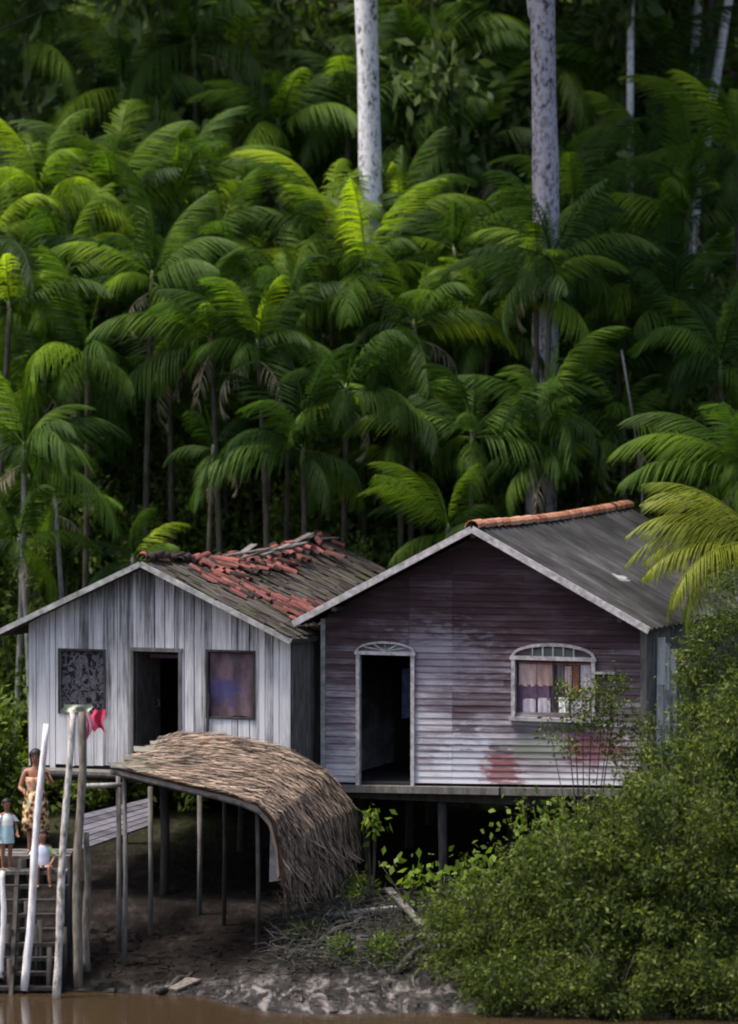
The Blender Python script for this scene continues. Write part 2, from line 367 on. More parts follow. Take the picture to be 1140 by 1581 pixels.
# ------------------------------------------------------------------ houses
TH = R(20); UX = Vector((math.cos(TH), -math.sin(TH), 0)); VX = Vector((math.sin(TH), math.cos(TH), 0))
class Frame:
    def __init__(s, px, py, Y): s.o = at(px, py, Y)
    def uz(s, px, py, v=0.0):
        d = Vector(((px-570)/F, 1, -(py-YH)/F)); o = s.o+VX*v
        t = (o-CAM).dot(VX)/d.dot(VX); p = CAM+d*t-o
        return p.dot(UX), p.z
def roofline(u, A, P, B):
    "height of the roof's underside on the gable at u"
    return A[1]+(P[1]-A[1])*(u-A[0])/(P[0]-A[0]) if u <= P[0] else P[1]+(B[1]-P[1])*(u-P[0])/(B[0]-P[0])

def slope_panel(mb, e0, r0, depth, sag, nu, nv, thick, off, rg, wob=.02, corr=0.0, ncorr=0):
    "one roof slope: e0/r0 = (u,z) of eave and ridge, from v=-off to depth"
    top = []
    for j in range(nv+1):
        t = j/nv; v = -off+(depth+off)*t
        for i in range(nu+1):
            k = i/nu; u = e0[0]+(r0[0]-e0[0])*k; z = e0[1]+(r0[1]-e0[1])*k
            z -= sag*math.sin(math.pi*min(1, t*1.0))*(.4+.6*k)
            z += rg.uniform(-wob, wob)+(corr*math.cos(2*math.pi*ncorr*t) if corr else 0)
            top.append((u, v, z))
    n = nu+1; bot = [(a, b, c-thick) for a, b, c in top]; k = len(top)
    fs = []
    for j in range(nv):
        for i in range(nu):
            q = (j*n+i, j*n+i+1, (j+1)*n+i+1, (j+1)*n+i)
            fs.append(q); fs.append(tuple(x+k for x in q[::-1]))
    for j in range(nv):
        for i in (0, nu): fs.append((j*n+i, (j+1)*n+i, (j+1)*n+i+k, j*n+i+k))
    for i in range(nu):
        for j in (0, nv): fs.append((j*n+i, j*n+i+1, j*n+i+1+k, j*n+i+k))
    mb.add(top+bot, fs)

def half_tile(mb, p, d, up, ln, r, r2=None, th=.012):
    "a half-round clay tile lying along d"
    p, d, up = Vector(p), Vector(d).normalized(), Vector(up).normalized(); x = d.cross(up).normalized(); up = x.cross(d)
    r2 = r2 or r*.85; vs = []; n = 6
    for (q, rr) in ((p, r), (p+d*ln, r2)):
        for k in range(n+1):
            a = math.pi*k/n
            for t_ in (rr, rr-th): vs.append(q+x*math.cos(a)*t_+up*math.sin(a)*t_)
    m = 2*(n+1); fs = []
    for k in range(n):
        a = 2*k
        fs += [(a, a+2, m+a+2, m+a), (a+1, m+a+1, m+a+3, a+3), (a, a+1, a+3, a+2), (m+a, m+a+2, m+a+3, m+a+1)]
    mb.add(vs, fs)

def cut(lo, hi, holes):
    out = [(lo, hi)]
    for a, b in holes:
        nxt = []
        for x, y in out:
            if b <= x or a >= y: nxt.append((x, y))
            else:
                if a > x: nxt.append((x, a))
                if b < y: nxt.append((b, y))
        out = nxt
    return [s for s in out if s[1]-s[0] > .012]

def cloth_panel(u0, u1, z0, z1, v, nfold, amp, rg, nu=24, nz=10, hem=.01):
    mb = MB(); ph = rg.uniform(0, 6)
    for j in range(nz+1):
        for i in range(nu+1):
            a, b = i/nu, j/nz
            y = v+amp*math.sin(2*math.pi*nfold*a+ph+b*1.3)*(.5+.5*(1-b))
            z = z0+(z1-z0)*b + (hem*math.sin(7*a+ph) if j == 0 else 0)
            mb.v.append((u0+(u1-u0)*a, y, z))
    n = nu+1
    mb.f = [(j*n+i, j*n+i+1, (j+1)*n+i+1, (j+1)*n+i) for j in range(nz) for i in range(nu)]
    return mb

# ---- grey house on the left
def grey_house():
    rg = random.Random(3)
    fr = Frame(44, 1180, 1.25); z0 = fr.o.z
    root = empty('wooden_house', (fr.o.x, fr.o.y, z0), 'weathered grey stilt house with vertical boards and broken red tiles on its roof', 'house', 'wooden stilt houses', -TH)
    OV = .32
    A = fr.uz(-6, 975, -OV); P = fr.uz(217, 868, -OV); B = fr.uz(450, 988, -OV)
    W = fr.uz(449, 1180)[0]; L = 7.9
    wl = fr.uz(94, 1004); wl2 = fr.uz(161, 1100); d1 = fr.uz(207, 1005); d2 = fr.uz(277, 1180); wr = fr.uz(322, 1006); wr2 = fr.uz(392, 1108)
    holes = [(wl[0], wl2[0], wl2[1], wl[1]), (d1[0], d2[0], .06, d1[1]), (wr[0], wr2[0], wr2[1], wr[1])]
    rl = lambda u: roofline(u, A, P, B)-.07
    def boards(x0, x1, v, top, holes, zb=0.0, flip=False):
        mb = MB(); u = x0
        while u < x1-.01:
            wd = min(rg.choice((.10, .14, .17, .2, .24)), x1-u); ub = u+wd
            if x1-ub < .05: ub = x1
            gap = rg.choice((.006, .010, .016)); dz = rg.uniform(-.07, .04); th = rg.uniform(.018, .028)
            cuts = sorted({u, ub, *[h for hh in holes for h in hh[:2] if u < h < ub], *([P[0]] if u < P[0] < ub and not flip else [])})
            for a, b in zip(cuts, cuts[1:]):
                mid = (a+b)/2; a2 = a+(gap if a == u else 0); b2 = b
                t0, t1 = top(a2), top(b2)
                hs = [(h[2], h[3]) for h in holes if h[0] < mid < h[1]]
                for lo, hi in cut(zb+dz, min(t0, t1), hs):
                    ta, tb = (t0, t1) if hi == min(t0, t1) else (hi, hi)
                    if flip: q = lambda s, y, z: (y, s, z)
                    else: q = lambda s, y, z: (s, y, z)
                    y0, y1 = (v-th, v+.004) if not flip else (v+th, v-.004)
                    if flip: mb.hexa([q(a2, y1, lo), q(a2, y0, lo), q(b2, y0, lo), q(b2, y1, lo)], [q(a2, y1, ta), q(a2, y0, ta), q(b2, y0, tb), q(b2, y1, tb)])
                    else: mb.hexa([q(a2, y0, lo), q(b2, y0, lo), q(b2, y1, lo), q(a2, y1, lo)], [q(a2, y0, ta), q(b2, y0, tb), q(b2, y1, tb), q(a2, y1, ta)])
            u = ub
        return mb
    boards(0, W, 0, rl, holes).build('wall', MAT['grey'], root)
    boards(.02, L-.4, W, lambda s: rl(W)-.02, [], flip=True).build('wall', MAT['old_wood'], root)
    boards(.02, L-.4, 0, lambda s: rl(0)-.02, [], flip=True).build('wall', MAT['old_wood'], root)
    boards(0, W, L-.4, rl, []).build('wall', MAT['old_wood'], root)
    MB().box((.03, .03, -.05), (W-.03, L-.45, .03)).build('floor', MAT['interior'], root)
    jo = MB()
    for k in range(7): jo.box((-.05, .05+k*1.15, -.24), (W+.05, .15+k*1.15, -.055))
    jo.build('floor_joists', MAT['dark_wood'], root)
    MB().box((-.10, -.045, -.17), (W+.06, .04, -.06)).build('sill_beam', MAT['old_wood'], root)
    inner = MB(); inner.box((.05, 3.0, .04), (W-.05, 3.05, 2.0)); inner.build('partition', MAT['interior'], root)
    # openings
    dfm = MB(); dfm.box((d1[0]-.05, -.045, .06), (d1[0], -.002, d1[1])); dfm.box((d2[0], -.045, .06), (d2[0]+.05, -.002, d1[1])); dfm.box((d1[0]-.07, -.05, d1[1]), (d2[0]+.07, -.002, d1[1]+.06))
    dfm.build('door_frame', MAT['old_wood'], root)
    lk = MB(); lk.box((d1[0]+.03, .35, d1[1]-.13), (d2[0]-.02, .38, d1[1]-.07)); lk.build('lintel_board', MAT['plum'], root)
    dr = MB(); dr.bar((d1[0]+.03, .03, .07), (d1[0]+.13, .60, .07), .03, .02)
    dd = MB(); dd.hexa([(d1[0]+.01, .02, .08), (d1[0]+.05, .02, .08), (d1[0]+.2, .62, .08), (d1[0]+.16, .62, .08)], [(d1[0]+.01, .02, d1[1]-.02), (d1[0]+.05, .02, d1[1]-.02), (d1[0]+.2, .62, d1[1]-.02), (d1[0]+.16, .62, d1[1]-.02)])
    do = dd.build('door', MAT['dark_wood'], root); do['label'] = 'dark plank door swung open inwards'
    hb = MB(); hb.tube([(d1[0]+.19, .52, .95), (d1[0]+.22, .52, .97), (d1[0]+.22, .52, 1.05), (d1[0]+.19, .52, 1.07)], .012, 6); hb.build('handle', MAT['old_wood'], do)
    for (a, b, mat, lab) in ((wl, wl2, 'curtain_bw', 'window hung with a black and white print curtain'), (wr, wr2, 'curtain_plum', 'window closed by a plum brown curtain')):
        fm = MB(); e = .035
        for q in (((a[0]-e, -.04, b[1]-e), (a[0], -.003, a[1]+e)), ((b[0], -.04, b[1]-e), (b[0]+e, -.003, a[1]+e)),
                  ((a[0], -.041, a[1]), (b[0], -.003, a[1]+e)), ((a[0], -.041, b[1]-e), (b[0], -.003, b[1]))): fm.box(*q)
        wo = fm.build('window', MAT['dark_wood'], root); wo['label'] = lab
        cloth_panel(a[0]+.005, b[0]-.005, b[1]+.005, a[1]-.02, .05, 4 if mat == 'curtain_bw' else 2.5, .018, rg).build('curtain', MAT[mat], wo, True)
    st = MB(); st.bar((wr[0]-.02, -.04, wr2[1]-.45), (wr[0]+.03, -.04, wr2[1]+.35), .035, .03); st.build('prop_stick', MAT['dark_wood'], root)
    # roof
    rf = MB(); sag = .20
    slope_panel(rf, B, (P[0], P[1]+.02), L, sag, 12, 26, .07, OV-.02, rg, .016)
    slope_panel(rf, A, (P[0]-.004, P[1]+.02), L, sag, 12, 26, .07, OV-.02, rg, .016)
    roof = rf.build('roof', MAT['shingle'], root)
    # loose grey shingle strips lying down the slope
    sl = MB()
    def onroof(k, v):   # k 0 at ridge, 1 at eave (right slope)
        t = (v+OV)/(L+OV); s = sag*math.sin(math.pi*t)*(.4+.6*(1-k))
        return Vector((P[0]+(B[0]-P[0])*k, v, P[1]+(B[1]-P[1])*k-s+.02))
    dn = Vector((B[0]-P[0], 0, B[1]-P[1])).normalized(); nrm = Vector((-dn.z, 0, dn.x)); nrm = nrm if nrm.z > 0 else -nrm
    for i in range(420):
        k = rg.uniform(.0, .92); v = rg.uniform(-.3, L-.1); p = onroof(k, v)+nrm*rg.uniform(.015, .04); ln = rg.uniform(.3, .8)
        k2 = min(.99, k+ln/3.0); q = onroof(k2, v+rg.uniform(-.1, .1))+nrm*rg.uniform(.01, .03)
        sl.bar(p, q, rg.uniform(.06, .14), .012, nrm)
    sl.build('shingles', MAT['shingle'], roof)
    # clay tiles heaped along the ridge and slid down the slope
    rt = MB()
    for i in range(78):
        v = -.28+i*.105; p = onroof(0, v)+Vector((rg.uniform(-.05, .05), 0, .02+rg.uniform(0, .05)))
        half_tile(rt, p, (rg.uniform(-.35, .35), 1, rg.uniform(-.12, .2)), (rg.uniform(-.3, .3), 0, 1), rg.uniform(.22, .4), rg.uniform(.055, .085))
    for i in range(120):
        v = 1.8+abs(rg.gauss(0, 1.0))*2.3
        if v > L: continue
        k = abs(rg.gauss(0, .10)); p = onroof(k, v)+nrm*rg.uniform(.01, .09)
        half_tile(rt, p, dn+Vector((rg.uniform(-.6, .6), rg.uniform(-1.1, .6), rg.uniform(-.1, .3))), nrm+Vector((rg.uniform(-.4, .4), 0, 0)), rg.uniform(.25, .42), rg.uniform(.045, .075))
    ro = rt.build('ridge_tiles', MAT['tile_red'], roof)
    tp = MB()
    for i in range(150):
        t = rg.random(); k = .12+t*.68+rg.uniform(-.08, .08); v = 1.3+t*1.1+rg.gauss(0, .45)*(.5+t)
        if not -.2 < v < L: continue
        p = onroof(min(.9, max(.03, k)), v)+nrm*rg.uniform(.02, .07)
        half_tile(tp, p, dn+Vector((0, rg.uniform(-.35, .35), rg.uniform(-.06, .1))), nrm, rg.uniform(.22, .4), rg.uniform(.035, .06))
    tp.build('tile_patch', MAT['tile_red'], roof)
    bl = MB()
    for i in range(10):
        p = onroof(rg.uniform(0, .1), 3.0+i*.45)+nrm*.16
        bl.bar(p, p+Vector((rg.uniform(-.2, .5), rg.uniform(.4, 1.0), rg.uniform(0, .16))), .12, .02)
    bl.build('loose_boards', MAT['old_wood'], roof)
    for E in (A, B):
        bb = MB(); p = Vector((P[0]+(.002 if E is B else -.002), -OV-.012, P[1]-.03)); q = Vector((E[0], -OV-.012, E[1]-.03))
        bb.bar(p, q, .028, .085, (0, 0, 1)); bb.build('bargeboard', MAT['grey_trim'], root)
    for v in (.25, 3.6, 7.0):
        for u in (.12, W/2, W-.12):
            p = root.matrix_basis @ Vector((u, v, 0)) if False else fr.o+UX*u+VX*v
            gz = ground_z(p.x, p.y)-.4-z0
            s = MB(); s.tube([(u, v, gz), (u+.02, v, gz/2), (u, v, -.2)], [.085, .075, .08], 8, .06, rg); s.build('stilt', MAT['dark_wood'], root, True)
    # porch beam with grey rail under the door
    pb = MB()
    u1, z1 = fr.uz(125, 1186); u2, z2 = fr.uz(215, 1192)
    pb.box((u1-.8, -.5, z1-.05), (u2+.6, -.07, z1)); pb.build('porch', MAT['old_wood'], root)
    return fr, root
GF, GREY = grey_house()

# ---- maroon house on the right
def maroon_house():
    rg = random.Random(8)
    fr = Frame(501, 1207, .45); z0 = fr.o.z
    root = empty('wooden_house', (fr.o.x, fr.o.y, z0), 'faded maroon stilt house with clapboard gable, arched window and orange ridge tiles', 'house', 'wooden stilt houses', -TH)
    OV = .40; L = 7.9
    A = fr.uz(453, 961, -OV); P = fr.uz(729, 815, -OV); B = fr.uz(1003, 972, -OV)
    W = fr.uz(996, 1210)[0]; zt = fr.uz(994, 1213)[1]      # the floor tilts up a little to the right
    d1 = fr.uz(557, 1010); d2 = fr.uz(636, 1207); w1 = fr.uz(797, 1018); w2 = fr.uz(915, 1108)
    rl = lambda u: roofline(u, A, P, B)-.10
    zb = lambda u: zt*u/W
    arch_h = .22
    holes = [(d1[0], d2[0], -1, d1[1]), (w1[0], w2[0], w2[1], w1[1])]
    def ulim(z):
        "gable limits at height z"
        lo, hi = 0.0, W
        if z > rl(0): lo = (z+.10-A[1])/(P[1]-A[1])*(P[0]-A[0])+A[0]
        if z > rl(W): hi = P[0]+(z+.10-P[1])/(B[1]-P[1])*(B[0]-P[0])
        return lo, hi
    def clap(v, sgn, holes, mat, name='wall'):
        mb = MB(); h = .105; z = 0.0; top = P[1]-.12
        while z < top:
            z1 = min(z+h, top); a0, b0 = ulim(z); a1, b1 = ulim(z1)
            a0, b0 = max(a0, 0), min(b0, W); a1, b1 = max(a1, 0), min(b1, W)
            hs = [(q[0], q[1]) for q in holes if q[2] < z+h*.5 < q[3]]
            # butt joints split some rows
            js = [1.44, 2.17] if rg.random() < .8 else [rg.uniform(.4, W-.4)]
            segs = []
            for lo, hi in cut(a0, b0, hs):
                ks = [lo]+[j for j in js if lo+.15 < j < hi-.15]+[hi]
                segs += list(zip(ks, ks[1:]))
            for lo, hi in segs:
                ta = a1 if lo == a0 else lo+.002; tb = b1 if hi == b0 else hi-.002
                if tb-ta < .01: continue
                lo2, hi2 = (lo if lo == a0 else lo+.002), (hi if hi == b0 else hi-.002)
                sk = rg.uniform(-.004, .004); out = .021+rg.uniform(0, .006)
                f0, f1 = v-sgn*out, v-sgn*.008; bk = v+sgn*.004
                y = [f0, f0, bk, bk] if sgn > 0 else [bk, bk, f0, f0]
                yt = [f1, f1, bk, bk] if sgn > 0 else [bk, bk, f1, f1]
                zl, zh = zb(lo)*(1-z/top), zb(hi)*(1-z/top)
                mb.hexa([(lo2, y[0], z+zl+sk), (hi2, y[1], z+zh-sk), (hi2, y[2], z+zh), (lo2, y[3], z+zl)],
                        [(ta, yt[0], z1+zl+sk), (tb, yt[1], z1+zh-sk), (tb, yt[2], z1+zh), (ta, yt[3], z1+zl)])
            z += h
        return mb.build(name, mat, root)
    clap(0, 1, holes, MAT['purple'])
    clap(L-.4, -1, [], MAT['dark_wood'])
    MAT['limed'] = simple('limed_side_planks', (.26, .25, .24), (.76, .74, .72), (9, 9, .9), 1.3, isl=.3, contrast=(.34, .55))
    for u, mat in ((W, MAT['old_wood']), (0, MAT['purple'])):  # right wall in darker wood, its shade put into the colour
        mb = MB(); s = .02; top = rl(W if u else 0)-.03
        while s < L-.45:
            wd = rg.uniform(.15, .24); lo = rg.uniform(-.06, .05)+zb(u)
            x0, x1 = (u-.004, u+.02+rg.uniform(0, .012)) if u else (-.02-rg.uniform(0, .01), .004)
            mb.box((x0, s+.008, lo), (x1, min(s+wd, L-.42), top)); s += wd
        mb.build('wall', mat, root)
    cp = MB(); cp.box((W-.06, -.05, zb(W)-.02), (W+.05, -.034, rl(W)-.05)); cp.build('corner_post', MAT['old_wood'], root)
    cp = MB(); cp.box((-.045, -.05, -.02), (.03, -.034, rl(0)-.05)); cp.build('corner_post', MAT['grey_trim'], root)
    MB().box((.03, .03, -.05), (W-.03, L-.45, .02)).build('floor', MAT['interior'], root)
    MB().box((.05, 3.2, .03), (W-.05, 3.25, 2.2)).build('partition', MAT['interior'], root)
    jo = MB()
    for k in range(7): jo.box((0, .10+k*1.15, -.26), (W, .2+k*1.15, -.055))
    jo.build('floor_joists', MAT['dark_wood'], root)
    bm = MB(); bm.hexa([(-.12, -.16, -.15), (W*.56, -.16, -.16+zb(W*.56)), (W*.56, .04, -.16+zb(W*.56)), (-.12, .04, -.15)], [(-.12, -.16, -.045), (W*.56, -.16, -.05+zb(W*.56)), (W*.56, .04, -.05+zb(W*.56)), (-.12, .04, -.045)])
    bm.hexa([(W*.565, -.13, -.17+zb(W*.565)), (W+.03, -.13, -.16+zt), (W+.03, .04, -.16+zt), (W*.565, .04, -.17+zb(W*.565))], [(W*.565, -.13, -.05+zb(W*.565)), (W+.03, -.13, -.05+zt), (W+.03, .04, -.05+zt), (W*.565, .04, -.05+zb(W*.565))])
    bm.build('sill_beam', MAT['old_wood'], root)
    bs = MB(); bs.hexa([(d2[0]+.05, -.04, -.045+zb(1.5)), (W-.08, -.04, -.045+zt), (W-.08, -.032, -.045+zt), (d2[0]+.05, -.032, -.045+zb(1.5))], [(d2[0]+.05, -.04, .07+zb(1.5)), (W-.08, -.04, .07+zt), (W-.08, -.032, .07+zt), (d2[0]+.05, -.032, .07+zb(1.5))])
    # door
    e = .06
    dfm = MB(); dfm.box((d1[0]-e, -.06, -.04), (d1[0], .03, d1[1])); dfm.box((d2[0], -.06, -.04), (d2[0]+e, .03, d1[1])); dfm.box((d1[0]-e-.02, -.07, d1[1]), (d2[0]+e+.02, .03, d1[1]+.055))
    fo = dfm.build('door_frame', MAT['white_trim'], root)
    def arch(u0, u1, zz, hgt, wd, mat, par, name, n=18, v0=-.06, v1=-.03):
        mb = MB(); c = (u0+u1)/2; a = (u1-u0)/2
        pt = lambda k, s: (c-(a+s)*math.cos(math.pi*k/n), zz+(hgt+s)*math.sin(math.pi*k/n))
        for k in range(n):
            q = [pt(k, 0), pt(k+1, 0), pt(k+1, -wd), pt(k, -wd)]
            q = [(x, max(z, zz)) for x, z in q]
            mb.add([(x, v0, z) for x, z in q]+[(x, v1, z) for x, z in q], [(0, 1, 2, 3), (7, 6, 5, 4), (0, 4, 5, 1), (2, 6, 7, 3)])
        return mb.build(name, mat, par)
    arch(d1[0]-e, d2[0]+e, d1[1]+.056, .16, .035, MAT['white_trim'], fo, 'door_arch')
    fan = MB(); c = (d1[0]+d2[0])/2
    for k in range(1, 6):
        a = math.pi*k/6; fan.bar((c, -.036, d1[1]+.06), (c-.42*math.cos(a), -.036, d1[1]+.06+.13*math.sin(a)), .012, .022)
    fan.build('fanlight', MAT['grey_trim'], fo)
    cl = cloth_panel(d1[0]+.28, d1[0]+.52, .95, 1.75, 1.2, 2, .03, rg).build('hanging_clothes', MAT['blue_cloth'], root, True)
    # window with arched transom, shutters hung with cloths
    e = .06
    wf = MB(); wf.box((w1[0]-e, -.065, w2[1]-.02), (w1[0], .03, w1[1])); wf.box((w2[0], -.065, w2[1]-.02), (w2[0]+e, .03, w1[1])); wf.box((w1[0]-e-.02, -.07, w1[1]), (w2[0]+e+.02, .03, w1[1]+.06))
    wo = wf.build('window', MAT['white_trim'], root)
    sb = MB(); sb.box((w1[0]-e-.03, -.10, w2[1]-.08), (w2[0]+e+.03, .03, w2[1]-.021)); sb.build('sill', MAT['grey_trim'], wo)
    arch(w1[0]-e, w2[0]+e, w1[1]+.061, .21, .05, MAT['white_trim'], wo, 'window_arch')
    cx = (w1[0]+w2[0])/2; tz = w1[1]+.062
    tr = MB()
    for k, x in enumerate((-.34, -.17, .0, .17, .34)): tr.box((cx+x-.012, -.056, tz), (cx+x+.012, -.035, tz+.17*math.sqrt(1-(x/.66)**2)))
    tr.build('glazing_bars', MAT['grey_trim'], wo)
    gl = MB(); n = 14
    pts = [(cx-.40*math.cos(math.pi*k/n), tz+.135*math.sin(math.pi*k/n)) for k in range(n+1)]
    gl.add([(x, -.040, z) for x, z in pts], [tuple(range(n+1))]); mg, t, b = M('dark_transom_glass', .12, .6); b.inputs['Base Color'].default_value = (.05, .062, .066, 1); gl.build('transom_pane', mg, wo)
    hw = (w2[0]-w1[0])
    bl = MB(); bl.box((w1[0]+.0, .06, w2[1]-.01), (w2[0], .075, w1[1]+.01))
    bl.build('shutter', MAT['plum'], wo)
    cloths = [(.03, .26, .52, .92, 'pinkish'), (.05, .43, .30, .55, 'plum'), (.08, .25, .02, .30, 'lavender'), (.28, .44, .02, .32, 'lavender'), (.27, .47, .53, .94, 'rosy'),
              (.53, .62, .42, .93, 'old_wood'), (.63, .72, .40, .90, 'pinkish'), (.74, .82, .45, .92, 'rust'), (.84, .97, .35, .93, 'lavender'), (.55, .68, .04, .34, 'shirt_white'), (.72, .95, .05, .33, 'lavender')]
    MAT['pinkish'] = simple('faded_pink_cloth', (.42, .27, .25), (.62, .46, .43), (7, 7, 3), 1.5, rough=.95)
    MAT['rosy'] = simple('faded_peach_cloth', (.40, .22, .19), (.58, .38, .33), (7, 7, 3), 1.5, rough=.95)
    for a, b, c0, c1, mm in cloths:
        H = w1[1]-w2[1]
        cloth_panel(w1[0]+hw*a, w1[0]+hw*b, w2[1]+H*c0, w2[1]+H*c1, .035, 2, .010, rg, 14, 6).build('hung_cloth', MAT[mm], wo, True)
    cb = MB(); cb.box((w1[0]+hw*.48, .0, w2[1]), (w1[0]+hw*.505, .03, w1[1])); cb.build('mullion', MAT['dark_wood'], wo)
    rl2 = MB(); rl2.tube([(w1[0]+.02, .02, w1[1]-.05), (cx, .02, w1[1]-.06), (w2[0]-.02, .02, w1[1]-.045)], .012, 6); rl2.build('curtain_rail', MAT['rust'], wo)
    sh = MB(); su, sz = fr.uz(921, 1038); sh.box((su, -.14, sz-.02), (su+.34, -.03, sz+.012)); sh.build('shelf', MAT['grey_trim'], root)
    # roof
    rf = MB()
    slope_panel(rf, B, (P[0], P[1]+.03), L, .05, 10, 120, .05, OV-.02, rg, .012, .016, 30)
    slope_panel(rf, A, (P[0]-.004, P[1]+.03), L, .05, 10, 120, .05, OV-.02, rg, .012, .016, 30)
    roof = rf.build('roof', MAT['cement'], root)
    rt = MB(); v = -.42
    while v < L+.02:
        s = .05*math.sin(math.pi*(v+OV)/(L+OV))
        half_tile(rt, (P[0]+rg.uniform(-.012, .012), v, P[1]+.0-s), (rg.uniform(-.03, .03), 1, rg.uniform(.0, .06)), (0, 0, 1), .40, .125, .105); v += .33
    rt.build('ridge_tiles', MAT['tile_orange'], roof)
    for E in (A, B):
        bb = MB(); sg = .002 if E is B else -.002
        bb.bar((P[0]+sg, -OV-.015, P[1]-.02), (E[0], -OV-.015, E[1]-.02), .03, .105); bb.build('bargeboard', MAT['white_trim'], root)
    pl = MB()
    for u in (.3, P[0], W-.3): pl.box((u-.04, -OV+.03, rl(u)-.06), (u+.04, L-.1, rl(u)+.0))
    pl.build('purlins', MAT['dark_wood'], root)
    for v in (.2, 3.7, 7.1):
        for u in (.12, W*.36, W*.68, W-.12):
            p = fr.o+UX*u+VX*v; gz = ground_z(p.x, p.y)-.4-z0
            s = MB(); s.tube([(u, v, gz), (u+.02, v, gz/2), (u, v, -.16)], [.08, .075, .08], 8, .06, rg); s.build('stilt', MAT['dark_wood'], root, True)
    return fr, root
MF, MAROON = maroon_house()

# ------------------------------------------------------------------ thatched shelter over the slip
def shelter():
    rg = random.Random(21)
    base = at(300, 1460, -2.6); root = empty('thatched_shelter', (base.x, base.y, 0), 'curved shelter of dry brown palm thatch drooping over the muddy slip before the grey house', 'shelter')
    inv = Vector((base.x, base.y, 0))
    Yf, Yb = -3.2, -.8
    front = [at(*p, Yf)-inv for p in ((172, 1186), (232, 1200), (293, 1215), (350, 1228), (398, 1243), (420, 1268), (430, 1310), (433, 1352))]
    back = [at(*p, Yb)-inv for p in ((250, 1140), (282, 1133), (345, 1137), (400, 1146), (448, 1161), (508, 1196), (545, 1248), (550, 1316))]
    def S(s, t):
        s = min(max(s, 0), .9999)*7; i = int(s); k = s-i
        a = front[i].lerp(front[i+1], k); b = back[i].lerp(back[i+1], k)
        p = a.lerp(b, t); p = p+Vector((0, 0, .03*math.sin(math.pi*t)))
        return p
    def Nn(s, t):
        d = .02
        a = S(min(s+d, 1), t)-S(max(s-d, 0), t); b = S(s, min(t+d, 1))-S(s, max(t-d, 0))
        n = a.cross(b).normalized()
        return n if n.z > 0 or n.x > .5 else -n
    sk = MB(); ns, ntt = 40, 14
    top = [S(i/ns, j/ntt)-Nn(i/ns, j/ntt)*.02 for j in range(ntt+1) for i in range(ns+1)]; bot = [p-Vector((.03, 0, .06)) for p in top]
    n = ns+1; k = len(top); fs = []
    for j in range(ntt):
        for i in range(ns):
            q = (j*n+i, j*n+i+1, (j+1)*n+i+1, (j+1)*n+i); fs += [q, tuple(x+k for x in q[::-1])]
    for i in range(ns):
        for j in (0, ntt): fs.append((j*n+i, j*n+i+1, j*n+i+1+k, j*n+i+k))
    for j in range(ntt):
        for i in (0, ns): fs.append((j*n+i, (j+1)*n+i, (j+1)*n+i+k, j*n+i+k))
    sk.add(top+bot, fs); th = sk.build('thatch', MAT['thatch'], root)
    # straw: narrow strips combed along the curve, loose at the hem
    st = MB()
    def strand(s0, t0, ln, dt, lift, wd):
        m = 4; P = []
        for q in range(m+1):
            s = s0+ln*q/m; t = t0+dt*q/m
            over = max(0, s-.985); p = S(min(s, .985), min(max(t, 0), 1)); nn = Nn(min(s, .97), min(max(t, .02), .98))
            p = p+nn*(.015+lift*q/m)+Vector((rg.uniform(-.01, .01), rg.uniform(-.01, .01), -over*2.6))
            P.append((p, nn))
        vs = []
        for i, (p, nn) in enumerate(P):
            d = (P[min(i+1, m)][0]-P[max(i-1, 0)][0]).normalized(); x = d.cross(nn).normalized(); w_ = wd*(1 if i < m else .3)
            vs += [p+x*w_, p-x*w_]
        st.add(vs, [(2*i, 2*i+1, 2*i+3, 2*i+2) for i in range(m)])
    for i in range(3600):
        s0 = rg.uniform(0, .95); strand(s0, rg.uniform(0, 1), rg.uniform(.06, .17), rg.uniform(-.07, .07), rg.uniform(0, .06), rg.uniform(.005, .014))
    for i in range(900):       # hem that hangs at the low end
        strand(rg.uniform(.72, .94), rg.uniform(0, 1), rg.uniform(.08, .2), rg.uniform(-.08, .08), rg.uniform(.0, .10), rg.uniform(.005, .014))
    for i in range(350):       # ragged front edge
        strand(rg.uniform(.05, .9), rg.uniform(0, .05), rg.uniform(.05, .13), rg.uniform(-.06, .0), rg.uniform(0, .05), rg.uniform(.006, .014))
    for i in range(240):       # tousled leaf slats
        strand(rg.uniform(0, .93), rg.uniform(0, 1), rg.uniform(.05, .15), rg.uniform(-.10, .10), rg.uniform(.02, .07), rg.uniform(.008, .02))
    for i in range(420):       # long hanging ends
        strand(rg.uniform(.86, .98), rg.uniform(0, .8), rg.uniform(.08, .30), rg.uniform(-.2, .2), rg.uniform(.0, .22), rg.uniform(.005, .013))
    st.build('straw', MAT['thatch'], th)
    # grey bark slabs at the top left corner
    gb = MB()
    for (a, b, wd) in (((.0, .03), (.13, .12), .16), ((.01, .25), (.16, .30), .18), ((.0, .5), (.14, .52), .2), ((.03, .72), (.2, .74), .16), ((.02, .92), (.15, .9), .14)):
        p, q = S(*a)+Vector((-.05, 0, .03)), S(*b)+Vector((0, 0, .035)); gb.bar(p, q, wd*1.5, .014, Nn(.08, max(.1, min(.9, a[1]))))
    gb.build('bark_slabs', MAT['slab'], root)
    ed = MB(); ed.tube([S(s/10, .0)-Vector((0, -.02, .07)) for s in range(0, 7)], .035, 6, .1, rg); ed.build('eave_pole', MAT['old_wood'], root)
    for s_, t_, mat in ((.03, .10, 'old_wood'), (.30, .9, 'dark_wood'), (.56, .06, 'dark_wood')):
        p = S(s_, t_); wx, wy = p.x+inv.x, p.y+inv.y; gz = ground_z(wx, wy)-.3
        po = MB(); po.tube([(p.x, p.y, gz), (p.x+.02, p.y, (gz+p.z)/2), (p.x, p.y, p.z-.10)], [.038, .034, .032], 8, .08, rg); po.build('post', MAT[mat], root, True)
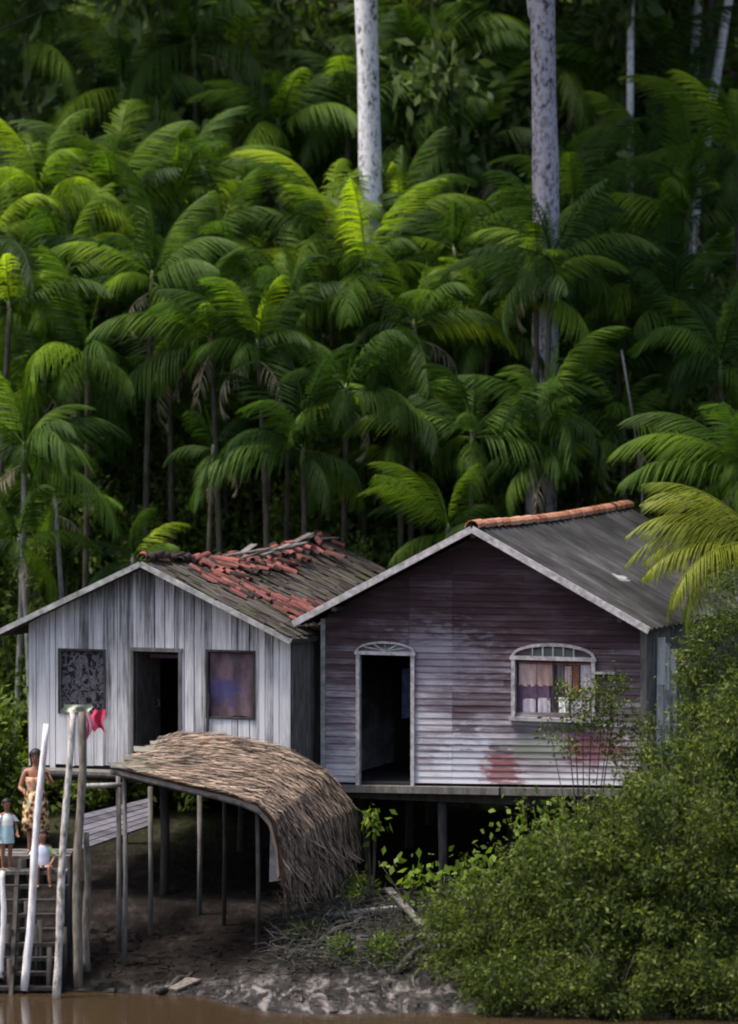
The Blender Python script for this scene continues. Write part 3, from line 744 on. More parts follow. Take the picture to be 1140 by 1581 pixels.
    lp = MB(); a = at(424, 1262, -2.9)-inv; b = at(430, 1362, -2.9)-inv       # pale bark flap hanging beside the fringe
    lp.hexa([b+Vector((-.14, 0, .0)), b+Vector((.10, 0, .03)), b+Vector((.10, .05, .03)), b+Vector((-.14, .05, 0))], [a+Vector((-.06, 0, 0)), a+Vector((.05, 0, 0)), a+Vector((.05, .05, 0)), a+Vector((-.06, .05, 0))])
    lp.build('bark_flap', MAT['grey_trim'], root)
shelter()

# ------------------------------------------------------------------ walkway between the shore landing and the grey house
def walkway():
    rg = random.Random(5)
    a0, a1 = at(118, 1318, -2.6), at(118, 1262, -1.3); b0, b1 = at(235, 1276, -1.2), at(235, 1234, .1)
    o = Vector((a0.x, a0.y, 0)); root = empty('plank_walkway', o, 'lavender grey plank walkway on thin posts leading to the grey house', 'walkway')
    mb = MB(); n = 6
    for k in range(n):
        t0, t1 = k/n+.01, (k+1)/n-.015
        p = [a0.lerp(a1, t0)-o, b0.lerp(b1, t0)-o, b0.lerp(b1, t1)-o, a0.lerp(a1, t1)-o]
        dz = Vector((0, 0, .035)); mb.hexa(p, [q+dz for q in p])
    mb.build('deck', MAT['deck'], root)
    for (px, py, Y) in ((183, 1195, -2.3), (232, 1215, -1.5), (308, 1215, -.5)):
        p = at(px, py, Y)-o; gz = ground_z(p.x+o.x, p.y+o.y)-.3
        s = MB(); s.tube([(p.x, p.y, gz), (p.x+.01, p.y, gz/2+p.z/2), (p.x, p.y, p.z)], .038, 8, .08, rg); s.build('post', MAT['old_wood'], root, True)
    rl = MB(); rl.tube([at(126, 1214, -2.4)-o, at(188, 1212, -2.3)-o], .04, 8, .06, rg); rl.build('rail', MAT['grey_trim'], root, True)
walkway()

# ------------------------------------------------------------------ landing with steps, poles
def landing():
    rg = random.Random(15)
    c = at(40, 1320, -2.9); o = Vector((c.x, c.y, 0)); root = empty('wooden_landing', o, 'dark wooden landing stage with plank steps going down to the brown water', 'landing stage')
    x0, x1 = at(-45, 0, -2.9).x-o.x, at(108, 0, -2.9).x-o.x
    dk = MB(); y = -.05
    zt = 1.88
    for k in range(6): dk.box((x0, y+k*.17, zt-.04), (x1, y+k*.17+.155, zt+rg.uniform(-.006, .006)))
    dk.build('deck', MAT['old_wood'], root)
    for k in range(9):
        z = 1.70-k*.20; yy = -.42-k*.13; xa, xb = (x0+.15, x1-.02-.0*k)
        s = MB(); s.box((xa+rg.uniform(-.05, .05), yy, z-.055), (xb+rg.uniform(-.06, .03), yy+.36 if k == 0 else yy+.2, z)); s.build('step', MAT['old_wood'] if k < 1 else MAT['dark_wood'], root)
    for x in (x0+.3, (x0+x1)/2-.02, x1-.10):
        s = MB(); s.bar((x, -.30, 1.70), (x, -1.62, -.2), .06, .16); s.build('stringer', MAT['dark_wood'], root)
        for yy in (-.05, .85):
            p = MB(); p.tube([(x+.05, yy, ground_z(x+o.x, yy+o.y)-.3), (x+.05, yy, zt-.04)], .06, 8, .05, rg); p.build('post', MAT['dark_wood'], root, True)
    for q in range(9):
        x = x0+.35+(x1-x0-.4)*q/8+rg.uniform(-.05, .05); yy = rg.choice((-.75, -1.0, -1.35)); zt_ = 1.45-(-yy-.6)*1.3+rg.uniform(-.1, .2)
        p = MB(); p.tube([(x, yy, -.4), (x+rg.uniform(-.04, .04), yy, zt_)], [.05, .04], 7, .1, rg); p.build('piling', MAT['dark_wood'], root, True)
    return o
landing()

def pole(p, q, r, mat, label, name='mooring_pole', bend=.03, seed=0, tops=None):
    rg = random.Random(seed); p, q = Vector(p), Vector(q)
    o = Vector((p.x, p.y, 0)); m = MB(); n = 14; pts = []; rad = []
    for i in range(n+1):
        t = i/n; pt = p.lerp(q, t)+Vector((math.sin(t*5+seed)*bend, math.cos(t*4+seed)*bend, 0))*math.sin(math.pi*t)-o
        pts.append(pt); rad.append(r*(1.12-.3*t)*rg.uniform(.93, 1.07))
    m.tube(pts, rad, 10, .06, rg)
    ob = m.build(name, MAT[mat], None, True, o); tag(ob, label, 'pole', 'poles planted at the landing'); return ob
pole(at(37, 1530, -4.35), at(72, 1118, -3.9), .056, 'pole_white', 'white topped pole leaning right, the one the woman holds', seed=1)
pole(at(86, 1552, -4.75), at(113, 1096, -4.4), .056, 'pole_birch', 'tall mottled pale pole planted in the water right of the seated child', seed=2)
pole(at(121, 1525, -4.2), at(127, 1092, -3.9), .066, 'pole_brown', 'thick brown pole reaching up to the red cloth', seed=3, bend=.05)
pole(at(134, 1500, -4.0), at(133, 1285, -3.9), .058, 'pole_brown', 'short brown pole standing close behind the thick brown pole', seed=4)
pole(at(1, 1510, -4.2), at(4, 1345, -4.0), .045, 'pole_white', 'short pale pole at the left edge below the toddler', seed=5)

def rag_thing(name, centre, w, h, mat, label, cat, seed, d=.05):
    rg = random.Random(seed); mb = MB(); nu, nz = 12, 10
    for j in range(nz+1):
        for i in range(nu+1):
            a, b = i/nu, j/nz; ww = w*(1-.25*(b-.4)**2)
            mb.v.append(((a-.5)*ww+.03*math.sin(b*5+seed), d*math.sin(a*9+seed)*(.3+b)+rg.uniform(-.006, .006), -b*h*(1+.12*math.sin(a*6+seed))))
    n = nu+1; mb.f = [(j*n+i, j*n+i+1, (j+1)*n+i+1, (j+1)*n+i) for j in range(nz) for i in range(nu)]
    o = mb.build(name, MAT[mat], None, True, centre); tag(o, label, cat); return o
ln0, ln1 = at(124, 1094, -3.9), GF.o+UX*1.3+VX*-.1+Vector((0, 0, .9))
rp = MB(); pts = [ln0.lerp(ln1, t/8)-Vector((0, 0, .10*math.sin(math.pi*t/8)))-ln0 for t in range(9)]
rp.tube(pts, .008, 5); ro = rp.build('clothes_line', MAT['rope'], None, False, ln0); tag(ro, 'thin grey line strung from the thick brown pole to the grey house', 'line')
rag_thing('red_cloth', at(152, 1096, -3.3), .20, .31, 'red_cloth', 'crimson cloth hanging from the line in front of the grey boards', 'cloth', 2)
rag_thing('pink_cloth', at(136, 1098, -3.6), .10, .40, 'pink_cloth', 'narrow faded pink cloth beside the crimson cloth', 'cloth', 5)
rag_thing('mossy_rag', at(118, 1088, -4.35), .44, .13, 'rag', 'pale mossy rag draped over the tops of the poles', 'rag', 7, .07)

# ------------------------------------------------------------------ people
def skin_mesh(name, V, E, root_i, mat, parent, lev=2):
    me = bpy.data.meshes.new(name); me.from_pydata([v[:3] for v in V], E, [])
    ob = bpy.data.objects.new(name, me); COL.objects.link(ob)
    ob.modifiers.new('s', 'SKIN'); sv = me.skin_vertices[0].data
    for i, v in enumerate(V):
        r = v[3]; sv[i].radius = (r, r) if not isinstance(r, tuple) else r; sv[i].use_root = i == root_i
    sb = ob.modifiers.new('ss', 'SUBSURF'); sb.levels = lev; sb.render_levels = lev
    dg = bpy.context.evaluated_depsgraph_get(); nm = bpy.data.meshes.new_from_object(ob.evaluated_get(dg))
    bpy.data.objects.remove(ob); nm.name = name
    nm.materials.clear(); nm.materials.append(mat); nm.polygons.foreach_set('use_smooth', [True]*len(nm.polygons))
    return link(name, nm, parent)

def person(loc, H, rz, label, skin, pose, clothes, hair_long):
    root = empty('person', loc, label, 'person', None, rz); k = H/1.6
    V, E = [], []
    def v(p, r, par=None):
        V.append((p[0]*k, p[1]*k, p[2]*k, (r*k if not isinstance(r, tuple) else tuple(q*k for q in r))))
        i = len(V)-1
        if par is not None: E.append((par, i))
        return i
    pz = pose['pelvis']; sh = Vector((0, 0, pz-.84))
    def T(x, y, z): return (x+sh.x, y+sh.y, z+sh.z)
    hk = pose.get('head', 1.0)
    pel = v(T(0, 0, .84), (.135, .10)); wa = v(T(0, 0, .98), (.115, .085), pel); ch = v(T(0, .0, 1.14), (.13, .09), wa); ub = v(T(0, .005, 1.25), (.10, .075), ch)
    nk = v(T(0, 0, 1.32), .047, ub); n2 = v(T(0, -.01, 1.37), .045, nk); jaw = v(T(0, -.025, 1.42), .062*hk, n2); hd = v(T(0, -.012, 1.42+.075*hk), .088*hk, jaw); v(T(0, -.01, 1.42+.155*hk), .06*hk, hd)
    for sd in (-1, 1):
        elb, hand = pose['arm'][sd]
        s = v(T(sd*.155, 0, 1.26), .052, ub); m_ = v(tuple((Vector(T(sd*.165, 0, 1.24))+Vector(elb)+sh)/2), .043, s); e = v(tuple(Vector(elb)+sh), .036, m_)
        hv = Vector(hand)+sh; ev = Vector(elb)+sh; d = (hv-ev).normalized()
        wr = v(tuple(hv-d*.02), .024, e); pm = v(tuple(hv+d*.05), (.034, .018), wr)
        sidev = d.cross(Vector((0, 1, 0)));
        sidev = sidev.normalized() if sidev.length > .1 else Vector((1, 0, 0))
        curl = Vector(pose.get('curl', {}).get(sd, (0, -.4, -.2)))
        for q, (off, ln) in enumerate(((-.027, .055), (-.009, .068), (.009, .064), (.026, .05))):
            b0 = hv+d*.075+sidev*off; f1 = v(tuple(b0), .0095, pm); f2 = v(tuple(b0+d*ln*.5+curl*.015), .009, f1); v(tuple(b0+d*ln*.75+curl*.05), .0075, f2)
        t1 = v(tuple(hv+d*.03-sidev*.034*sd+curl*.01), .011, pm); v(tuple(hv+d*.07-sidev*.055*sd+curl*.03), .009, t1)
        knee, ank, toe = pose['leg'][sd]
        hp = v(T(sd*.09, 0, .79), .088, pel); th = v(tuple((Vector(T(sd*.09, 0, .79))+Vector(knee))/2), .074, hp); kn = v(knee, .054, th)
        cf = v(tuple(Vector(knee).lerp(Vector(ank), .35)+Vector((0, .012, 0))), .05, kn); an = v(ank, .034, cf); hl = v(tuple(Vector(ank)+Vector((0, .01, -.045))), .032, an); v(toe, (.036, .022), hl)
    body = skin_mesh('body', V, E, 0, skin, root)
    hz = Vector(T(0, -.015, 1.42+.07*hk))*k; hr = .092*hk*k
    # face
    fc = MB()
    for sx in (-1, 1):
        bmv = bmesh.new(); bmesh.ops.create_uvsphere(bmv, u_segments=8, v_segments=6, radius=.013*hk*k); bmesh.ops.translate(bmv, verts=bmv.verts, vec=hz+Vector((sx*.032*hk*k, -hr*.86, .002)))
        me = bpy.data.meshes.new('eye'); bmv.to_mesh(me); bmv.free(); me.materials.append(MAT['eye']); link('eye', me, body)
        bmv = bmesh.new(); bmesh.ops.create_uvsphere(bmv, u_segments=8, v_segments=6, radius=.024*hk*k); bmesh.ops.scale(bmv, verts=bmv.verts, vec=(.4, .7, 1.1)); bmesh.ops.translate(bmv, verts=bmv.verts, vec=hz+Vector((sx*hr*.98, 0, -.005)))
        me = bpy.data.meshes.new('ear'); bmv.to_mesh(me); bmv.free(); me.materials.append(skin); link('ear', me, body)
    ns = MB(); ns.add([hz+Vector(q)*hk*k for q in ((0, -.088, .008), (-.017, -.085, -.034), (.017, -.085, -.034), (0, -.112, -.028), (0, -.09, -.04))], [(0, 1, 3), (0, 3, 2), (1, 4, 3), (3, 4, 2)]); ns.build('nose', skin, body, True)
    mo = MB(); mo.tube([hz+Vector(q)*hk*k for q in ((-.024, -.078, -.058), (0, -.088, -.056), (.024, -.078, -.058))], [.003*k, .008*k, .003*k], 6); mo.build('mouth', MAT['lips'], body, True)
    # hair: shell over crown, back and sides
    hb = MB(); nu, nv = 20, 12
    for j in range(nv+1):
        ph = math.pi*j/nv*(.62 if not hair_long else .80)
        for i in range(nu+1):
            th = 2*math.pi*i/nu; fx = math.sin(th); fy = math.cos(th)     # fy +1 back
            p_ = ph*(1.0 if fy > -.1 else .50+.25*(1-abs(fy)))
            r_ = hr*1.10*(1+.03*math.sin(7*th+j))
            q = Vector((fx*math.sin(p_)*r_, fy*math.sin(p_)*r_+.008*k, math.cos(p_)*r_*1.08+.012*k))
            if hair_long and j > nv*.7 and fy > 0: q.z -= (j-nv*.7)*.035*k
            hb.v.append(tuple(hz+q))
    n = nu+1; hb.f = [(j*n+i, j*n+i+1, (j+1)*n+i+1, (j+1)*n+i) for j in range(nv) for i in range(nu)]
    hb.build('hair', MAT['hair'], body, True)
    for nm, rings, mat in clothes:      # rings: (centre x,y,z, rx, ry)
        cb = MB(); N = 24
        for (cx, cy, cz, rx, ry) in rings:
            for i in range(N):
                a = 2*math.pi*i/N; wv_ = 1+.035*math.sin(6*a)*(1 if cz < .8 else .3)
                cb.v.append(((cx+math.cos(a)*rx*wv_)*k, (cy+math.sin(a)*ry*wv_)*k, (cz)*k))
        for j in range(len(rings)-1):
            for i in range(N): cb.f.append((j*N+i, j*N+(i+1) % N, (j+1)*N+(i+1) % N, (j+1)*N+i))
        cb.build(nm, MAT[mat], body, True)
    return root
def sleeve(cx, cz, dx, dz, r, mat, y=0, dy=0):
    return ('sleeve', [(cx, y, cz, r*.7, r), (cx+dx*.5, y+dy*.5, cz+dz*.5, r*.95, r), (cx+dx, y+dy, cz+dz, r, r*1.02)], mat)
st_leg = {-1: ((-.09, -.01, .45), (-.09, .01, .08), (-.10, -.13, .025)), 1: ((.09, -.01, .45), (.09, .01, .08), (.10, -.13, .025))}
wp = at(55, 1320, -2.62)
person((wp.x, wp.y, 1.885), 1.60, R(-4), 'woman in a strapless ochre and red print dress, standing and holding the white topped pole', MAT['skin'],
       dict(pelvis=.84, arm={-1: ((-.235, -.05, 1.0), (-.16, -.22, .98)), 1: ((.27, -.14, 1.08), (.235, -.40, 1.24))}, leg=st_leg, curl={1: (-.5, -.4, .1)}),
       [('bodice', [(0, 0, .92, .133, .108), (0, 0, 1.02, .135, .108), (0, -.005, 1.10, .155, .125), (0, -.005, 1.17, .158, .122), (0, -.003, 1.175, .14, .10)], 'dress_top'),
        ('skirt', [(0, 0, .96, .136, .111), (0, 0, .88, .17, .14), (0, 0, .74, .19, .16), (0, 0, .55, .20, .17), (0, 0, .36, .215, .18), (0, 0, .355, .20, .165)], 'dress')], True)
cp_ = at(66, 1338, -3.16)
sit = {-1: ((-.13, -.33, .86), (-.12, -.36, .50), (-.12, -.47, .44)), 1: ((.13, -.33, .86), (.15, -.35, .50), (.15, -.46, .44))}
person((cp_.x, cp_.y, 1.70-.53), 1.12, R(6), 'small child in a pale blue shirt sitting on the landing steps with legs dangling', MAT['skin'],
       dict(pelvis=.84, head=1.25, arm={-1: ((-.25, -.05, 1.03), (-.16, -.24, .93)), 1: ((.25, -.05, 1.03), (.18, -.25, .93))}, leg=sit),
       [('shirt', [(0, 0, .80, .17, .14), (0, 0, .92, .165, .135), (0, 0, 1.10, .165, .125), (0, .003, 1.24, .15, .105), (0, .003, 1.30, .075, .065)], 'shirt_blue'),
        sleeve(-.13, 1.26, -.11, -.16, .072, 'shirt_blue'), sleeve(.13, 1.26, .11, -.16, .072, 'green_sleeve'),
        ('shorts', [(-.09, .08, .86, .10, .12), (-.10, -.10, .86, .11, .11), (-.12, -.26, .86, .095, .095)], 'pink'), ('shorts', [(.09, .08, .86, .10, .12), (.10, -.10, .86, .11, .11), (.12, -.26, .86, .095, .095)], 'pink')], False)
tp_ = at(10, 1332, -3.16)
person((tp_.x, tp_.y, 1.70), 1.06, R(25), 'toddler in a white and teal shirt standing at the left edge of the landing', MAT['skin_dark'],
       dict(pelvis=.84, head=1.2, arm={-1: ((-.23, -.02, 1.0), (-.24, -.12, .80)), 1: ((.23, -.02, 1.0), (.20, -.18, .86))}, leg=st_leg),
       [('shirt', [(0, 0, 1.02, .158, .128), (0, 0, 1.12, .16, .128), (0, .003, 1.24, .148, .105), (0, .003, 1.30, .075, .065)], 'shirt_white'),
        ('shirt_hem', [(0, 0, .62, .19, .16), (0, 0, .80, .18, .15), (0, 0, 1.02, .157, .127)], 'teal'),
        sleeve(-.13, 1.26, -.10, -.15, .07, 'shirt_white'), sleeve(.13, 1.26, .10, -.15, .07, 'shirt_white')], False)

# ------------------------------------------------------------------ mud clutter
def log(p, q, r, mat, name, label, cat, seed, group=None):
    rg = random.Random(seed); p, q = Vector(p), Vector(q); m = MB(); n = 8
    m.tube([p.lerp(q, t/n)-p+Vector((0, 0, .04*math.sin(t*1.4+seed))) for t in range(n+1)], [r*(1-.35*t/n)*rg.uniform(.85, 1.1) for t in range(n+1)], 8, .1, rg)
    o = m.build(name, MAT[mat], None, True, p); tag(o, label, cat, group); return o
def onground(px, py, lift=.03):
    "the point of the bank seen at a pixel"
    for i in range(400):
        Y = -8+i*.05; p = at(px, py, Y)
        if p.z <= max(ground_z(p.x, p.y), 0)+lift: return p
    return p
log(onground(243, 1535), onground(296, 1502), .055, 'dark_wood', 'sunken_log', 'dark log lying slantwise in the mud at the waterline', 'log', 1)
def plank(a, b, w, name, label, mat, seed, up=(0, 0, 1), g=None):
    a, b = Vector(a), Vector(b); m = MB(); m.bar((0, 0, 0), b-a, w, .035, up); o = m.build(name, MAT[mat], None, False, a); tag(o, label, 'plank', g); return o
plank(onground(262, 1528, .02), onground(300, 1512, .06), .30, 'mud_slab', 'pale mud caked board beside the dark log', 'pole_brown', 1)
plank(onground(505, 1412, .12), at(655, 1396, -1.4), .20, 'fallen_plank', 'long grey plank fallen across the brush below the maroon house', 'grey_trim', 2, g='fallen planks on the bank')
plank(onground(548, 1447, .15), at(645, 1444, -2.3), .22, 'fallen_plank', 'pale plank lying below the longer grey plank in the brush', 'deck', 3, g='fallen planks on the bank')
plank(onground(690, 1470, .15), at(600, 1372, -1.0), .12, 'fallen_plank', 'narrow dark plank propped slantwise in the brush', 'old_wood', 4, g='fallen planks on the bank')
def brush():
    rg = random.Random(44); m = MB(); c = onground(560, 1480); o = Vector((c.x, c.y, 0))
    for i in range(1500):
        px = rg.uniform(430, 740); py = rg.uniform(1400, 1505)-max(0, px-650)*.3; p = onground(px, py, .02); p.z += abs(rg.gauss(0, .16))
        d = Vector((rg.gauss(0, 1), rg.gauss(0, .6), abs(rg.gauss(0, .55)))).normalized(); ln = rg.uniform(.15, .8)
        pts = [p+d*ln*t/4+Vector((rg.gauss(0, .035), rg.gauss(0, .035), -.25*ln*(t/4)**2+rg.gauss(0, .02))) for t in range(5)]
        m.tube([q-o for q in pts], [rg.choice((.004, .006, .008, .016))*(1-.2*t) for t in range(5)], 4)
    ob = m.build('dead_brush', MAT['twig'], None, False, o); tag(ob, 'tangle of dead grey branches heaped on the mud bank', 'brush', kind='stuff')
brush()
def debris():
    rg = random.Random(9); m = MB()
    for i in range(620):
        px = rg.uniform(140, 720); py = rg.uniform(1430, 1560); p = onground(px, py, .0)
        if p.z < .005: continue
        s = rg.uniform(.03, .11); r = Matrix.Rotation(rg.uniform(0, 6), 3, 'Z')
        q = [p+r @ Vector((a*s*rg.uniform(.7, 1.4), b*s*rg.uniform(.5, 1), rg.uniform(-.01, .0))) for a, b in ((-1, -1), (1, -1), (1, 1), (-1, 1))]
        t = [x+Vector((0, 0, s*rg.uniform(.2, .5))) + (p-x)*.35 for x in q]
        m.hexa(q, t)
    for i in range(140):
        p = onground(rg.uniform(140, 560), rg.uniform(1440, 1545), .0)
        if p.z < .01: continue
        a = rg.uniform(0, 6.28); d = Vector((math.cos(a), math.sin(a)*.6, rg.uniform(-.05, .25))); ln = rg.uniform(.08, .4)
        m.tube([p, p+d*ln*.5+Vector((0, 0, .02)), p+d*ln], [rg.uniform(.006, .016)]*3, 5)
    tag(m.build('mud_clods', MAT['mud'], None), 'wet clods and litter strewn along the muddy waterline', 'mud', kind='stuff')
debris()

# ------------------------------------------------------------------ palms
def frond_mesh(name, L, bend, droop, ll, mat, rg, nl=62, broken=0.07):
    mb = MB(); n = 20; pts = []; tg = []; p = Vector((0, 0, 0)); a = 0.0
    for i in range(n+1):
        t = i/n; a = -bend*(t**1.6); d = Vector((math.cos(a), 0, math.sin(a)))
        pts.append(p.copy()); tg.append(d); p = p+d*(L/n)
    mb.tube(pts, [.022*(1-.85*i/n) for i in range(n+1)], 4)
    for i in range(nl):
        t = .10+.89*i/(nl-1); q = t*n; k = min(int(q), n-1); b = pts[k].lerp(pts[k+1], q-k); d = tg[k]
        up = Vector((-d.z, 0, d.x)); prof = math.sin(math.pi*min(1, (t*.86+.14)))**.55
        for s in (-1, 1):
            if rg.random() < broken: continue
            ln = ll*prof*rg.uniform(.7, 1.15)*(1.0 if t < .9 else .8); wd = .0125*rg.uniform(.7, 1.3)
            d0 = (Vector((rg.uniform(-.16, .16), s, rg.uniform(-.22, .22)))*.75+d*(.35+.5*t)+up*.18).normalized()
            pp = b.copy(); dd = d0; vs = []; segs = 4
            for g_ in range(segs+1):
                u = g_/segs; w_ = wd*(math.sin(math.pi*(.18+.80*u))**.7 if u < 1 else .1)
                x = dd.cross(Vector((0, 0, 1)));
                x = x.normalized() if x.length > .05 else d
                x = (x*.55+d*.6*(1 if x.dot(d) > 0 else -1)).normalized()
                vs += [pp+x*w_, pp-x*w_]
                dd = (dd+Vector((0, 0, -1))*droop*rg.uniform(.8, 1.2)/segs*2.1).normalized(); pp = pp+dd*(ln/segs)
            mb.add(vs, [(2*g_, 2*g_+1, 2*g_+3, 2*g_+2) for g_ in range(segs)])
    return mb.mesh(name, mat)
frg = random.Random(77)
FR = [frond_mesh('frond', L, R(bd), dr, ll, MAT['frond'], frg) for L, bd, dr, ll in
      ((2.3, 62, 1.0, .78), (2.5, 85, 1.15, .84), (2.2, 105, 1.3, .76), (2.6, 75, .8, .86), (2.0, 125, 1.2, .74), (2.4, 50, 1.2, .80), (1.9, 95, .9, .66), (2.7, 110, 1.4, .82), (2.1, 70, 1.5, .9))]
FRS = frond_mesh('frond', 1.5, R(14), .12, .20, MAT['frond'], frg, 30)           # folded young spear leaf
FRD = [frond_mesh('dead_frond', 1.5, R(130), 1.2, .45, MAT['frond_dead'], frg, 26, .3)]
FRY = [frond_mesh('frond', 2.5, R(80), .9, .72, MAT['frond_yellow'], frg, 46), frond_mesh('frond', 2.3, R(60), 1.0, .72, MAT['frond_yellow'], frg, 46)]

def recolour(ms, mat):
    out = []
    for m in ms:
        c = m.copy(); c.name = 'frond'; c.materials[0] = mat; out.append(c)
    return out
FRL = recolour(FR, MAT['frond_sunlit'])  # sunlit copies of the green fronds
def palm(px, py, Y, label, sc=.9, nf=12, bark='bark_mid', special=(), seed=0, base=None, meshes=None, low=-18, high=80, dead=0, group='palms in the thicket behind the houses', dx=0, sunlit=0.0):
    rg = random.Random(seed*7+1); h = at(px, py, Y)
    bx, by = h.x+rg.uniform(-.35, .35)+dx, h.y+rg.uniform(-.2, .3); bz = ground_z(bx, by)-.15
    root = empty('palm_tree', (bx, by, bz), label, 'palm', group)
    top = h-root.location; n = 10; pts = []; rr = []
    for i in range(n+1):
        t = i/n; pts.append(Vector((top.x*t**1.4+.05*math.sin(t*5+seed)*(1-t), top.y*t, top.z*t))); rr.append((.075-.025*t)*sc**.5)
    m = MB(); m.tube(pts, rr, 7, .04, rg); m.build('trunk', MAT[bark], root, True)
    cs = MB(); cs.tube([top+Vector((0, 0, -.55*sc)), top+Vector((0, 0, -.3*sc)), top+Vector((0, 0, .1*sc))], [.05*sc, .07*sc, .035*sc], 8, 0, rg); cs.build('crownshaft', MAT['crownshaft'], root, True)
    ms = meshes or FR; a0 = rg.uniform(0, 360); nf = max(4, nf+rg.randint(-2, 2)); ta, tt = rg.uniform(0, 6.28), rg.uniform(0, 16)
    for i in range(nf):
        az = R(a0+i*137.5+rg.uniform(-32, 32)); t = (i+.5)/nf; el = R(high+(low-high)*t**1.15+rg.uniform(-13, 13)+tt*math.cos(az-ta))
        link('frond', rg.choice(FRL if rg.random() < sunlit*(1.25-t) else ms), root, top+Vector((0, 0, .05-.18*t)), (rg.uniform(-.25, .25), -el, az), sc*rg.uniform(.72, 1.15))  # upper fronds take the sunlit copy more often
    for az, el, s, mi in special:
        link('frond', (FRL if sunlit > 0 else ms)[mi % len(ms)], root, top, (rg.uniform(-.1, .1), -R(el), R(az)), s)
    link('spear_leaf', FRS, root, top, (0, -R(82), R(rg.uniform(0, 360))), sc*rg.uniform(.7, 1))
    for i in range(max(dead, rg.choice((0, 0, 1, 1, 2)))):
        link('dead_frond', FRD[0], root, top+Vector((0, 0, -.3)), (rg.uniform(-.3, .3), R(rg.uniform(5, 40)), R(i*115+40+seed*50)), sc*rg.uniform(.8, 1.1))
    return root

